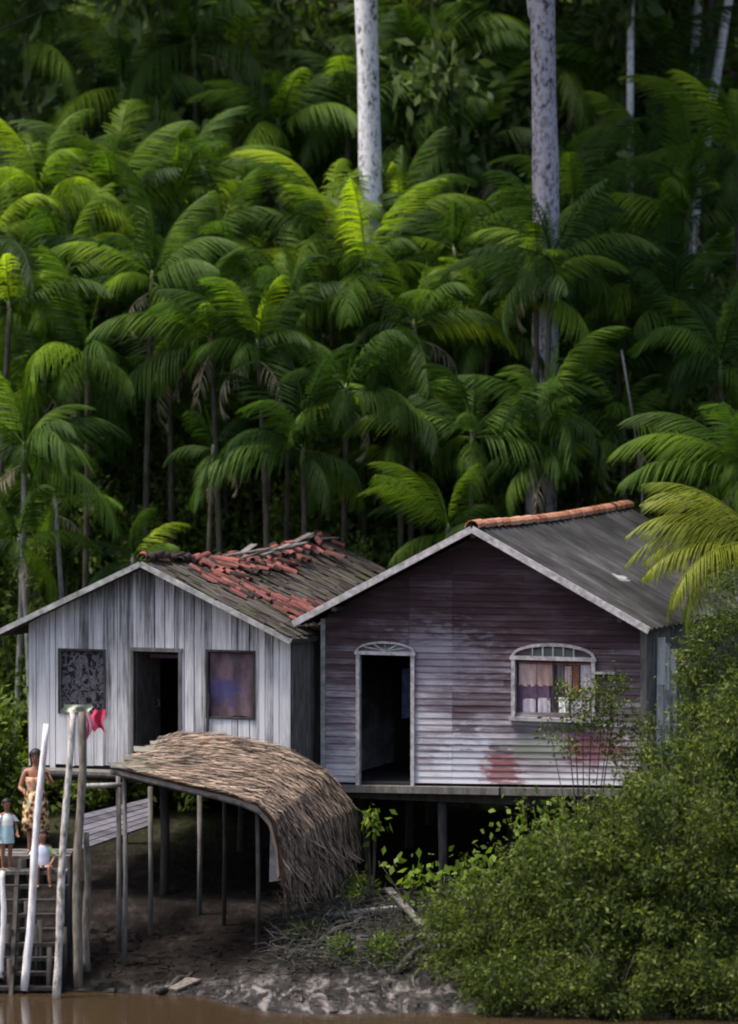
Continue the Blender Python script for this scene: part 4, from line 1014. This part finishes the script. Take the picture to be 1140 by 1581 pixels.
PALMS = [
 (235, 425, 9.6, 'palm left of centre whose bright frond arches down to the right', dict(sunlit=0.35, special=((-25, 48, 1.0, 2), (190, 40, .9, 1)))),
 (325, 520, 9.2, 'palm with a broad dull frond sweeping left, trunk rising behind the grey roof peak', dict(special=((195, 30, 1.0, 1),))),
 (398, 530, 8.8, 'palm with a pale upright young leaf above the grey house ridge', dict(sunlit=0.3, special=((300, 75, .7, 0),))),
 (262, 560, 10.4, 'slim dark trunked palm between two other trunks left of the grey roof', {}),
 (62, 300, 11.8, 'brightest palm at the upper left, crown glowing yellow green', dict(sunlit=0.9, nf=14, special=((30, 55, 1, 0), (150, 60, 1, 5)))),
 (175, 300, 12.4, 'palm with long feathery fronds reaching right at the top of the left thicket', dict(sunlit=0.75, nf=13, special=((20, 45, 1.1, 5), (170, 62, 1, 3)))),
 (105, 415, 10.8, 'palm below the brightest upper left crown, fronds hanging straight', dict(sunlit=0.6, nf=13)),
 (15, 470, 9.8, 'palm crown cut by the left edge halfway up the photo', dict(sunlit=0.4, nf=12)),
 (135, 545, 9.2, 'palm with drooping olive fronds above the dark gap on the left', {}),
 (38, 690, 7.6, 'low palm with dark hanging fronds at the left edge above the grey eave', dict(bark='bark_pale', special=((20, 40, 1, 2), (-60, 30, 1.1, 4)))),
 (507, 340, 11.6, 'palm left of the white trunk with one luminous frond raised to the upper left', dict(sunlit=0.4, special=((172, 72, 1.1, 2), (160, 60, 1, 1), (80, 60, .9, 0)), high=60)),
 (452, 455, 10.2, 'palm with wide shaded fronds under the luminous raised frond', dict(sunlit=0.2)),
 (565, 415, 10.8, 'palm directly below the foot of the white trunk', dict(sunlit=0.4, nf=13)),
 (640, 500, 9.8, 'palm with fine hanging fronds in the middle of the thicket', dict(sunlit=0.25, special=((0, 20, 1, 2),))),
 (702, 385, 11.8, 'palm whose two upright fronds make a bright V between the tall trunks', dict(sunlit=0.6, special=((155, 66, 1.0, 2), (25, 62, 1.0, 2), (290, 50, .9, 1)), high=55)),
 (755, 500, 10.4, 'palm left of the lilac trunk with hanging yellowish fronds', dict(sunlit=0.3)),
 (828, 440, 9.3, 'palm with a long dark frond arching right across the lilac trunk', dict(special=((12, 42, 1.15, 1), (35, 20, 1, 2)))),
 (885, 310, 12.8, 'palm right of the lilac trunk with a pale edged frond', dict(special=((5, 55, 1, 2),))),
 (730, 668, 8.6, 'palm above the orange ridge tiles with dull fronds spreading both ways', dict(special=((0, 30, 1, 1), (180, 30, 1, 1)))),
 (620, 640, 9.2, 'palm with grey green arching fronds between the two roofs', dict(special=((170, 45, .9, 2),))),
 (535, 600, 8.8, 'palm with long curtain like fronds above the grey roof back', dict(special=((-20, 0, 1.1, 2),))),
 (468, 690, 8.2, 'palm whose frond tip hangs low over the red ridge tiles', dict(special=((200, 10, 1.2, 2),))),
 (692, 815, 7.8, 'young palm with one yellow green frond bowing left behind the maroon roof', dict(sunlit=0.7, sc=.8, nf=6, special=((178, 58, .85, 2), (195, 70, .8, 1)))),
 (205, 860, 7.6, 'young bright palm peeping over the left slope of the grey roof', dict(sunlit=0.6, sc=.6, nf=9, bark='bark_pale')),
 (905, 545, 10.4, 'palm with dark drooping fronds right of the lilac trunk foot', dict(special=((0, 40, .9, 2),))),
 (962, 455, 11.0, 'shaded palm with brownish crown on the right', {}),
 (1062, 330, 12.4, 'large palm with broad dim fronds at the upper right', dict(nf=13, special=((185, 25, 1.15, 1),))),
 (1138, 235, 12.8, 'palm at the right edge with two raised green fronds', dict(sunlit=0.3, nf=12, special=((140, 70, 1, 0), (165, 60, 1.1, 3)))),
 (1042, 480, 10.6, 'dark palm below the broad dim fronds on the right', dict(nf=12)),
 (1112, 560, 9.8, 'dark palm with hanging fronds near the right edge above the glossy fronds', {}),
 (1150, 720, 6.6, 'palm at the right edge with glossy green fronds bowing left', dict(sunlit=0.4, special=((165, 50, 1.0, 1), (190, 35, 1.05, 1), (200, 15, 1.1, 0)))),
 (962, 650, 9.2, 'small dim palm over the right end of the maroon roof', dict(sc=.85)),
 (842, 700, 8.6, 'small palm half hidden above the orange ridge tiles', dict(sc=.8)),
 (622, 335, 13.2, 'pale palm crown just right of the white trunk', dict(sunlit=0.35)),
 (275, 310, 13.0, 'palm with hanging fronds at the right end of the bright left group', dict(sunlit=0.6, nf=13, special=((10, 55, 1, 1),))),
 (345, 390, 11.6, 'palm between the bright left group and the luminous raised frond', dict(sunlit=0.4)),
 (-12, 360, 11.0, 'palm at the left edge just below the brightest crown', dict(sunlit=0.7, nf=12)),
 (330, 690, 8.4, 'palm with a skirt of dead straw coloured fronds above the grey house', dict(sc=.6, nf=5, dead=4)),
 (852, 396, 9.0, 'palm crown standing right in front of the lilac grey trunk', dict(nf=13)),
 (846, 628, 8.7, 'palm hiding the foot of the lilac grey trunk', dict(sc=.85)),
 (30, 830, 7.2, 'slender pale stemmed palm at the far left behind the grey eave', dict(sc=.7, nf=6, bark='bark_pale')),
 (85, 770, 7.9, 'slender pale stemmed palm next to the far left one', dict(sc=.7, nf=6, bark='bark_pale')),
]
for i, (px, py, Y, lab, kw) in enumerate(PALMS): palm(px, py, Y, lab, seed=i+1, **kw)
for i, (px, py, Y) in enumerate(((150, 480, 12.6), (290, 430, 12.0), (420, 580, 11.4), (500, 520, 12.2), (600, 560, 11.6), (690, 560, 12.0), (790, 590, 12.4), (980, 560, 12.4), (70, 580, 11.2), (210, 640, 11.6), (560, 700, 11.0), (650, 730, 10.6), (900, 690, 11.4), (1060, 640, 11.6), (380, 640, 11.8), (680, 470, 13.2), (30, 620, 12.4), (120, 690, 12.0), (300, 600, 13.0), (450, 630, 13.0), (540, 500, 13.6), (740, 590, 13.4), (850, 520, 13.4), (1010, 580, 13.6), (1100, 430, 14.0), (930, 380, 14.4), (400, 470, 13.6), (230, 520, 13.4), (80, 500, 13.4), (620, 660, 12.8), (800, 690, 12.6))):
    palm(px, py, Y, 'shaded palm half hidden behind the nearer crowns of the thicket', seed=300+i, nf=11, sc=.95, group='half hidden palms of the thicket')
DIM = [(300, 60, 17.5), (540, 150, 17), (640, 60, 18), (960, 130, 18), (850, 90, 17.5), (1060, 180, 18), (40, 60, 18), (190, 130, 17.5), (730, 20, 19), (430, 190, 16.5), (362, 165, 18), (480, 95, 20), (690, 120, 18), (745, 215, 17), (905, 125, 20), (250, 130, 21), (60, 150, 20), (1005, 240, 17), (628, 215, 17), (150, 45, 23), (780, 60, 23), (1095, 80, 20), (420, 20, 24), (880, 10, 25), (560, 40, 23)]
for i, (px, py, Y) in enumerate(DIM):
    palm(px, py, Y, 'dim palm standing deep in the forest shade above the bright thicket', seed=100+i, nf=10, sc=1.15, group='dim palms in the forest shade')
pr = palm(1176, 835, -.9, 'palm at the right edge whose yellow green fronds bow over the maroon roof', seed=60, nf=7, meshes=FRY, sc=.85, low=-10, high=60,
          special=((176, 30, .92, 0), (184, 18, .95, 0), (200, 6, .95, 1), (168, 38, .9, 1), (180, 4, .9, 1), (192, 24, .9, 1), (150, 45, .9, 0), (215, 0, .9, 0), (172, -12, .85, 0), (188, -22, .8, 1), (160, 10, .9, 1), (205, -16, .85, 0)), group=None, dx=.9)

# ------------------------------------------------------------------ trees
def crown_mesh(name, n, rx, rz, ls, mat, seed, clumps=46, hang=.25, spread=.33):
    g = np.random.default_rng(seed)
    C = unit(g.normal(size=(clumps, 3)))*(g.uniform(.25, 1.0, size=(clumps, 1))**.5)*np.array([rx, rx, rz])
    sz = g.uniform(.4, 1.0, clumps)*rx*spread
    idx = g.integers(0, clumps, n); off = unit(g.normal(size=(n, 3)))*(g.uniform(0, 1, (n, 1))**.45)
    P = C[idx]+off*sz[idx][:, None]*np.array([1, 1, .7])
    D = unit(off*.7+g.normal(size=(n, 3))*.6+np.array([0, 0, -hang])); W = side_of(D, g)
    ln = g.uniform(.55, 1.4, n)*ls
    return leaf_mesh(name, P, D, W, ln, ln*g.uniform(.3, .5, n), mat, .12)
CR = [crown_mesh('crown', 7000, 3.2, 4.2, .30, MAT['leaf_dark'], s) for s in (1, 2, 3)]
def tree(x, y, H, crown_r, label, group, trunk='bark_dark', r0=.22, crown_low=.35, seed=0, lean=0):
    rg = random.Random(seed); bz = ground_z(x, y)-.3; root = empty('broadleaf_tree', (x, y, bz), label, 'tree', group)
    n = 9; m = MB(); pts = [Vector((lean*t/n+.2*math.sin(t*.9+seed), 0, (H+.3)*t/n*.92)) for t in range(n+1)]
    m.tube(pts, [r0*(1.15-.75*t/n) for t in range(n+1)], 9, .05, rg)
    for k in range(6):
        i = rg.randint(4, 8); p = pts[i]; az = rg.uniform(0, 6.28); q = p+Vector((math.cos(az)*crown_r*.6, math.sin(az)*crown_r*.6, rg.uniform(.8, 2.2)))
        m.tube([p, p.lerp(q, .5)+Vector((0, 0, .2)), q], [r0*.4, r0*.25, r0*.08], 6, .05, rg)
    m.build('trunk', MAT[trunk], root, True)
    hz = (H*(1-crown_low))/2
    link('crown', CR[seed % 3], root, (lean*.8, 0, H-hz*.9), (0, 0, rg.uniform(0, 6.28)), (crown_r/3.2, crown_r/3.2, hz/4.2))
k = 0
trg = random.Random(31)
for y, n, H in ((20, 7, 19), (27, 8, 22), (35, 9, 25), (45, 10, 28)):
    for i in range(n):
        x = -15+30*(i+.5)/n+trg.uniform(-1, 1); k += 1
        tree(x, y+trg.uniform(-1.5, 1.5), H*trg.uniform(.85, 1.15), trg.uniform(2.6, 3.6), 'dark broadleaf tree lost in the deep shade behind the palms', 'dark trees behind the palms', seed=k, crown_low=trg.uniform(.12, .4))
def tall_trunk(px0, py0, px1, Y, r, mat, label, seed, top=24, kink=0, cs=1.3):
    a = at(px0, py0, Y); gz = ground_z(a.x, Y)-.4; root = empty('tall_tree', (a.x, Y, gz), label, 'tree')
    rg = random.Random(seed); b = at(px1, 0, Y); n = 16; pts = []
    for i in range(n+1):
        t = i/n; z = gz+(top-gz)*t; u = (z-a.z)/(b.z-a.z); x = a.x+(b.x-a.x)*u+math.sin(t*11+seed)*.04-kink*math.exp(-((z-b.z+.4)/.5)**2)*.0
        pts.append(Vector((x-a.x, 0, z-gz)))
    m = MB(); m.tube(pts, [r*(1.25-.45*i/n)*rg.uniform(.96, 1.05) for i in range(n+1)], 14, .035, rg)
    if kink: p = Vector((b.x-a.x-.18, -.02, b.z-gz-.12)); m.tube([p+Vector((.16, 0, -.45)), p+Vector((.02, 0, -.12)), p+Vector((-.03, 0, .15)), p+Vector((.12, 0, .4))], [.12, .15, .13, .1], 10, .08, rg)
    for q in range(7):
        p = pts[-1-(q % 3)]; az = q*2.4; e = p+Vector((math.cos(az)*2.6, math.sin(az)*2.6, 1.5)); m.tube([p, p.lerp(e, .5)+Vector((0, 0, .3)), e], [r*.5, r*.3, r*.1], 7, .05, rg)
    m.build('trunk', MAT[mat], root, True)
    link('crown', CR[seed % 3], root, (pts[-1].x, 0, top-gz+.6), (0, 0, seed), (cs, cs, .75))
tall_trunk(573, 300, 562, 12.4, .215, 'trunk_white', 'tall white barked tree trunk left of the lilac grey one', 1, 25, cs=.9)
tall_trunk(840, 600, 841, 9.9, .245, 'trunk_lilac', 'tall lilac grey trunk dropping behind the maroon house', 2, 20, kink=1, cs=1.6)  # unseen crown set low and wide to shade the right thicket
tall_trunk(975, 140, 978, 17.0, .07, 'trunk_white', 'thin white trunk high on the right', 3, 22)
tall_trunk(1076, 90, 1080, 19.0, .10, 'trunk_white', 'short patch of pale trunk between two thin trunks at the upper right', 4, 22)
tall_trunk(1110, 100, 1124, 18.0, .10, 'trunk_white', 'leaning pale trunk in the upper right corner', 5, 22)
def liana():
    m = MB(); pts = [at(px, py, 8.9) for px, py in ((960, 540), (970, 600), (978, 650), (986, 700), (992, 760), (992, 850))]; o = pts[-1].copy(); o.z = ground_z(o.x, o.y)
    pts.append(o.copy()); m.tube([p-o for p in pts], .022, 6, .1); tag(m.build('liana', MAT['bark_pale'], None, True, o), 'thin pale liana hanging above the right end of the maroon roof', 'vine')
liana()

def far_forest():
    g = np.random.default_rng(12); n = 60000
    P = np.stack([g.uniform(-70, 70, n), g.uniform(52, 62, n), g.uniform(5, 36, n)], 1).astype(np.float64)
    D = unit(g.normal(size=(n, 3))+np.array([0, -.4, -.3])); W = side_of(D, g); ln = g.uniform(.8, 1.6, n)
    o = link('far_forest', leaf_mesh('far_forest', P, D, W, ln, ln*.6, MAT['leaf_dark'], .1)); tag(o, 'dark mass of forest closing the view behind the trees', 'forest', kind='stuff')
far_forest()

# ------------------------------------------------------------------ undergrowth and bushes
def shrub_mesh(name, n, rx, ry, rz, ls, wr, mat, seed, branches=60, up=.35, droop=.3, cone=1.3):
    "leaves set along arching shoots; z from 0 to about 2*rz"
    g = np.random.default_rng(seed); per = max(1, n//branches); Ps, Ds = [], []
    for b in range(branches):
        az = g.uniform(0, 2*np.pi); rr = g.uniform(.15, 1.0)**.6; el = g.uniform(.05, 1.0)
        tip = np.array([np.cos(az)*rx*rr*np.cos(el*cone)*1.15, np.sin(az)*ry*rr*np.cos(el*cone)*1.15, 2*rz*el*g.uniform(.75, 1.05)])
        p0 = tip*np.array([.2, .2, .15]); c = (p0+tip)/2+np.array([0, 0, rz*up])
        t = g.uniform(.25, 1.0, per)[:, None]
        q = (1-t)**2*p0+2*t*(1-t)*c+t*t*tip; d = unit(2*(1-t)*(c-p0)+2*t*(tip-c))
        q = q+g.normal(size=(per, 3))*ls*.9*(1.2-t*.5)
        Ps.append(q); Ds.append(unit(d*.6+g.normal(size=(per, 3))*.65+np.array([0, 0, -droop])))
    P = np.concatenate(Ps); D = np.concatenate(Ds); P[:, 2] = np.maximum(P[:, 2], .02); W = side_of(D, g); ln = g.uniform(.65, 1.3, len(P))*ls
    return leaf_mesh(name, P, D, W, ln, ln*wr, mat, .15)
def stems(root, rx, ry, h, n, mat, seed, r=.02):
    rg = random.Random(seed); m = MB()
    for i in range(n):
        az = rg.uniform(0, 6.28); q = Vector((math.cos(az)*rx*rg.uniform(.2, .8), math.sin(az)*ry*rg.uniform(.2, .8), h*rg.uniform(.6, 1.0)))
        m.tube([Vector((math.cos(az)*.06, math.sin(az)*.06, -.1)), q*.5+Vector((0, 0, h*.12)), q], [r, r*.7, r*.25], 5, .05, rg)
    m.build('stems', MAT[mat], root, True)
BUSHES = [  # px of the foot, py (unused beyond x), Y, rx, ry, height, leaves, label
 (770, 1540, -4.9, 1.25, .9, 1.7, 12000, 'low fine leaved bush spilling over the mud at the waterline'),
 (905, 1555, -5.3, 1.5, 1.2, 2.7, 24000, 'rounded fine leaved bush in front of the maroon house wall'),
 (1045, 1575, -5.5, 1.5, 1.3, 3.6, 28000, 'large yellow green bush filling the lower right corner'),
 (1140, 1500, -4.6, 1.1, 1.1, 4.4, 28000, 'tall dark bush at the right edge of the photo'),
 (815, 1592, -6.25, 1.05, .6, .85, 8000, 'low bush overhanging the brown water at the bottom of the photo'),
 (955, 1600, -6.45, 1.15, .7, 1.0, 9000, 'rounded bush hanging over the water right of the lowest one'),
 (1105, 1605, -6.45, 1.15, .7, 1.1, 9000, 'dense bush at the water in the bottom right corner'),
]
for i, (px, py, Y, rx, ry, h, n, lab) in enumerate(BUSHES):
    p = at(px, py, Y); z = ground_z(p.x, Y); root = empty('shrub', (p.x, Y, z), lab, 'bush', 'fine leaved bushes on the right bank')
    fo = crown_mesh('foliage', int(n*.55), rx*.92, h*.48, .10, MAT['leaf_bush'], 40+i, int(46+h*10), .35, .38)
    sh = shrub_mesh('shoots', int(n*.55), rx*1.2, ry*1.1, h*.55, .080, .28, MAT['leaf_bush'], 140+i, int(60+h*34), .5, .25, .85)
    link('foliage', fo, root, (0, 0, h*.5), (0, 0, 0), (1, ry/rx, 1)); link('shoots', sh, root); stems(root, rx, ry, h, 14, 'bark_mid', i)
def sprig(base, Y, label, clusters, ls=(.05, .11), group=None, seed=3):
    p = at(base[0], base[1], Y); z = ground_z(p.x, Y); root = empty('shrub', (p.x, Y, z), label, 'bush', group); g = np.random.default_rng(seed)
    Ps, Ds = [], []; m = MB()
    for (cx, cy, s, n) in clusters:
        q = at(cx, cy, Y+g.uniform(-.25, .25))-root.location; Ps.append(np.array(q)+g.normal(size=(n, 3))*s*np.array([.8, .8, .7])); Ds.append(unit(g.normal(size=(n, 3))*.8+np.array([0, 0, -.3])))
        m.tube([(q.x*.1, 0, -.1), (q.x*.55, .05, q.z*.6), q], [.016, .011, .004], 5)
    P = np.concatenate(Ps); D = np.concatenate(Ds); ln = g.uniform(*ls, len(P))
    link('foliage', leaf_mesh('foliage', P, D, side_of(D, g), ln, ln*.35, MAT['leaf_bush'], .15), root)
    m.build('stems', MAT['bark_mid'], root)
sprig((905, 1230), -2.6, 'slender leafy shoots rising in front of the arched window', ((885, 1080, .16, 260), (915, 1065, .15, 240), (945, 1085, .18, 330), (900, 1110, .15, 160), (955, 1050, .12, 150), (870, 1060, .12, 80), (930, 1112, .2, 300), (880, 1150, .16, 140), (960, 1150, .25, 360), (850, 1130, .14, 80), (990, 1120, .2, 300)))
sprig((1080, 1400), -3.0, 'tall grey green bush hiding the side wall and eave of the maroon house', [(1072, 1005, .20, 500), (1100, 975, .22, 700), (1132, 955, .25, 800), (1062, 1050, .17, 420), (1095, 1040, .26, 900), (1135, 1030, .28, 900), (1068, 1100, .2, 600), (1105, 1110, .28, 900), (1140, 1110, .28, 900), (1050, 1150, .22, 700), (1085, 1180, .3, 1000), (1130, 1190, .3, 1000), (1030, 1190, .22, 600), (1005, 1165, .2, 420), (1050, 1250, .3, 900), (1110, 1260, .3, 900), (990, 1210, .25, 600), (1125, 905, .2, 420)], seed=4)
def broad_plant(px, py, Y, n, ls, label, seed, spread=.35, h=.7):
    g = np.random.default_rng(seed); p = at(px, py, Y); z = ground_z(p.x, Y); root = empty('broadleaf_plant', (p.x, Y, z), label, 'plant', 'broad leaved plants under the maroon house')
    top = p.z-z; P = g.normal(size=(n, 3))*np.array([spread, spread*.7, h*.35])+np.array([0, 0, top]); D = unit(g.normal(size=(n, 3))*.7+np.array([0, -.5, -.5])); ln = g.uniform(.7, 1.3, n)*ls
    link('foliage', leaf_mesh('foliage', P, D, side_of(D, g), ln, ln*.6, MAT['leaf_bright'], .12), root)
    m = MB()
    for i in range(6): q = Vector(P[i]); m.tube([(0, 0, -.1), (q.x*.5, q.y*.5, q.z*.5), q], [.014, .01, .004], 5)
    m.build('stems', MAT['bark_mid'], root)
broad_plant(575, 1262, -.9, 50, .15, 'bright leafed plant beside the end of the thatch', 1, .13, .5)
broad_plant(645, 1352, -1.6, 80, .17, 'bright broad leaved plant above the fallen grey planks', 2, .25, .5)
broad_plant(735, 1345, -1.8, 120, .16, 'leafy plant between the bright plant and the bushes', 3, .35, .6)
broad_plant(835, 1270, -2.0, 160, .13, 'dark leafy plant under the right half of the maroon house', 4, .4, .6)

UG = [shrub_mesh('foliage', 5200, 1.5, 1.2, 1.5, .17, .42, MAT['leaf_mid'], 70+s, 70) for s in range(3)]
UGP = [(-6.6, 4.5, .9), (-6.2, 8.5, 1.3), (-4.6, 9.3, 1.2), (-3.0, 10, 1.15), (-1.2, 9.8, 1.25), (.4, 10.2, 1.3), (2.2, 10.3, 1.2), (4.0, 10, 1.3), (5.8, 9.6, 1.35), (7.2, 8.6, 1.4),
       (-7, 13, 1.8), (-4.8, 13.6, 1.7), (-2.4, 14, 1.9), (.2, 14.2, 1.8), (2.6, 14, 1.9), (5, 13.8, 1.8), (7.4, 13.4, 1.9), (-6, 17, 2.4), (-2, 17.5, 2.5), (2, 17.5, 2.4), (6, 17, 2.5), (6.6, 4.5, 1.4), (-6.9, 1.6, .7), (-3.2, 8.2, .9), (-1.4, 8.4, .9), (-4.6, 7.2, .9), (.6, 8.9, .8), (2.4, 9.0, .8)]
for i, (x, y, s) in enumerate(UGP):
    z = ground_z(x, y)
    lab = {21: 'green shrub behind the right end of the maroon house', 22: 'green shrub at the left edge beside the grey house wall', 0: 'shrub behind the left eave of the grey house'}.get(i, 'mid green shrub in the undergrowth between the palm trunks')
    root = empty('undergrowth_shrub', (x, y, z), lab, 'shrub', 'shrubs of the undergrowth')
    link('foliage', UG[i % 3], root, (0, 0, 0), (0, 0, i*1.3), (s, s, s*1.05)); stems(root, 1.2*s, 1.0*s, 2.6*s, 9, 'bark_mid', i, .03)

UT = [(-7.0, 8.6, 7.6, 1.0), (-5.6, 10.6, 8.6, 1.1), (-4.5, 12.2, 9.0, 1.2), (-3.4, 11.4, 8.0, 1.0), (-2.2, 12.6, 9.2, 1.2), (-1.0, 10.8, 7.8, 1.0), (.2, 11.6, 8.6, 1.1), (1.3, 12.4, 9.6, 1.2),
      (2.4, 10.6, 7.7, 1.0), (3.5, 11.2, 8.6, 1.1), (4.6, 10.0, 8.2, 1.1), (5.6, 11.0, 9.4, 1.2), (6.8, 9.6, 8.6, 1.2), (7.4, 8.0, 7.2, 1.1), (-6.4, 12.8, 9.6, 1.2), (-.4, 8.6, 6.4, .8), (5.4, 8.4, 6.8, .9), (-5.2, 13.6, 12.0, 1.1), (-2.6, 14.6, 13.0, 1.2), (.6, 14.0, 12.4, 1.1), (3.2, 14.2, 13.0, 1.2), (5.2, 13.2, 12.0, 1.2), (7.0, 12.4, 11.6, 1.3), (4.6, 12.0, 10.4, 1.0), (-4.0, 10.2, 6.9, .9), (2.0, 9.3, 7.2, .7)]
for i, (x, y, top, s) in enumerate(UT):
    z = ground_z(x, y)-.2; root = empty('understorey_tree', (x, y, z), 'small leafy tree filling the shade between the palm trunks', 'tree', 'small trees of the understorey'); rg = random.Random(i)
    h = top-z; base = h-3.2*s
    m = MB(); pts = [Vector((.12*math.sin(t*.8+i), .05*math.cos(t+i), (base+.6)*t/7)) for t in range(8)]; m.tube(pts, [.05*(1.2-.08*t) for t in range(8)], 7, .06, rg)
    for k in range(7):
        az = k*.9+i; p = pts[-1]; q = p+Vector((math.cos(az)*1.0*s, math.sin(az)*.9*s, rg.uniform(.6, 2.0)*s)); m.tube([p, p.lerp(q, .5)+Vector((0, 0, .15)), q], [.025, .018, .006], 5)
    m.build('trunk', MAT['bark_dark'], root, True)
    link('crown', UG[i % 3], root, (pts[-1].x, pts[-1].y, base), (0, 0, i*1.9), (s*.8, s*.8, s))

def leaning_boards():
    rg = random.Random(6)
    for i, (pxa, pxb, lab) in enumerate(((1014, 1022, 'pale board leaning at the front corner of the maroon house side wall'), (1027, 1029, 'whitish board leaning next to the corner board, its top bent right'), (1038, 1040, 'outermost pale board leaning half behind the tall bush'))):
        a = at(pxa, 1310, -1.15+i*.1); a.z = ground_z(a.x, a.y)-.1; b = at(pxb, 985+i*9, -.95+i*.12); o = a.copy(); d = b-a; m = MB(); n = 6
        for k in range(n):
            p, q = d*(k/n), d*((k+1)/n+.002); sx = .055+.008*math.sin(k*1.7+i)
            m.hexa([p+Vector((-sx, 0, 0)), p+Vector((sx, 0, 0)), p+Vector((sx, .02, 0)), p+Vector((-sx, .02, 0))], [q+Vector((-sx, 0, 0)), q+Vector((sx, 0, 0)), q+Vector((sx, .02, 0)), q+Vector((-sx, .02, 0))])
        tag(m.build('leaning_board', MAT['limed'], None, False, o), lab, 'board', 'boards leaning at the maroon house')
leaning_boards()
WD = [shrub_mesh('foliage', 900, .42, .32, .24, .085, .4, MAT['leaf_mid'], 90+k, 26) for k in range(3)]
for i, (px, py, lab) in enumerate(((470, 1452, 'leafy weed at the left end of the dead brush'), (528, 1486, 'weed at the lower edge of the dead brush beside the mud'), (592, 1488, 'weed growing under the pale plank'), (640, 1470, 'weed between the pale plank and the bush'), (676, 1432, 'weed at the right end of the long grey plank'), (560, 1392, 'weed behind the long grey plank'), (705, 1400, 'weed under the bright broad leaved plants'))):
    p = onground(px, py, .0); root = empty('weed', (p.x, p.y, ground_z(p.x, p.y)), lab, 'weed', 'weeds on the mud bank')
    link('foliage', WD[i % 3], root, (0, 0, 0), (0, 0, i), .8+.12*(i % 3)); stems(root, .3, .25, .4, 6, 'twig', i, .008)

for i, (x, y) in enumerate(((-8.5, 17.0), (1.2, 19.0), (6.9, 18.0))):  # added trees, their unseen crowns shade the upper forest
    tree(x, y, 25, 3.6, 'dark trunked canopy tree added for shade, its crown unseen above the frame', 'canopy trees added to shade the thicket', seed=200+i, crown_low=.68, r0=.13)

for i, (a, b, r, lab) in enumerate((((450, 1478), (560, 1428), .06, 'dark root sloping through the left part of the dead brush'), ((520, 1470), (640, 1462), .075, 'thick dark log lying level in the dead brush'), ((470, 1425), (590, 1470), .045, 'dark branch crossing the thick dark log'), ((610, 1500), (690, 1440), .06, 'dark log poking out of the bush edge'))):
    p, q = onground(*a, .08), onground(*b, .2); q.z += .12
    log(p, q, r, 'dark_wood', 'drift_log', lab, 'log', 20+i, 'dark logs in the dead brush')
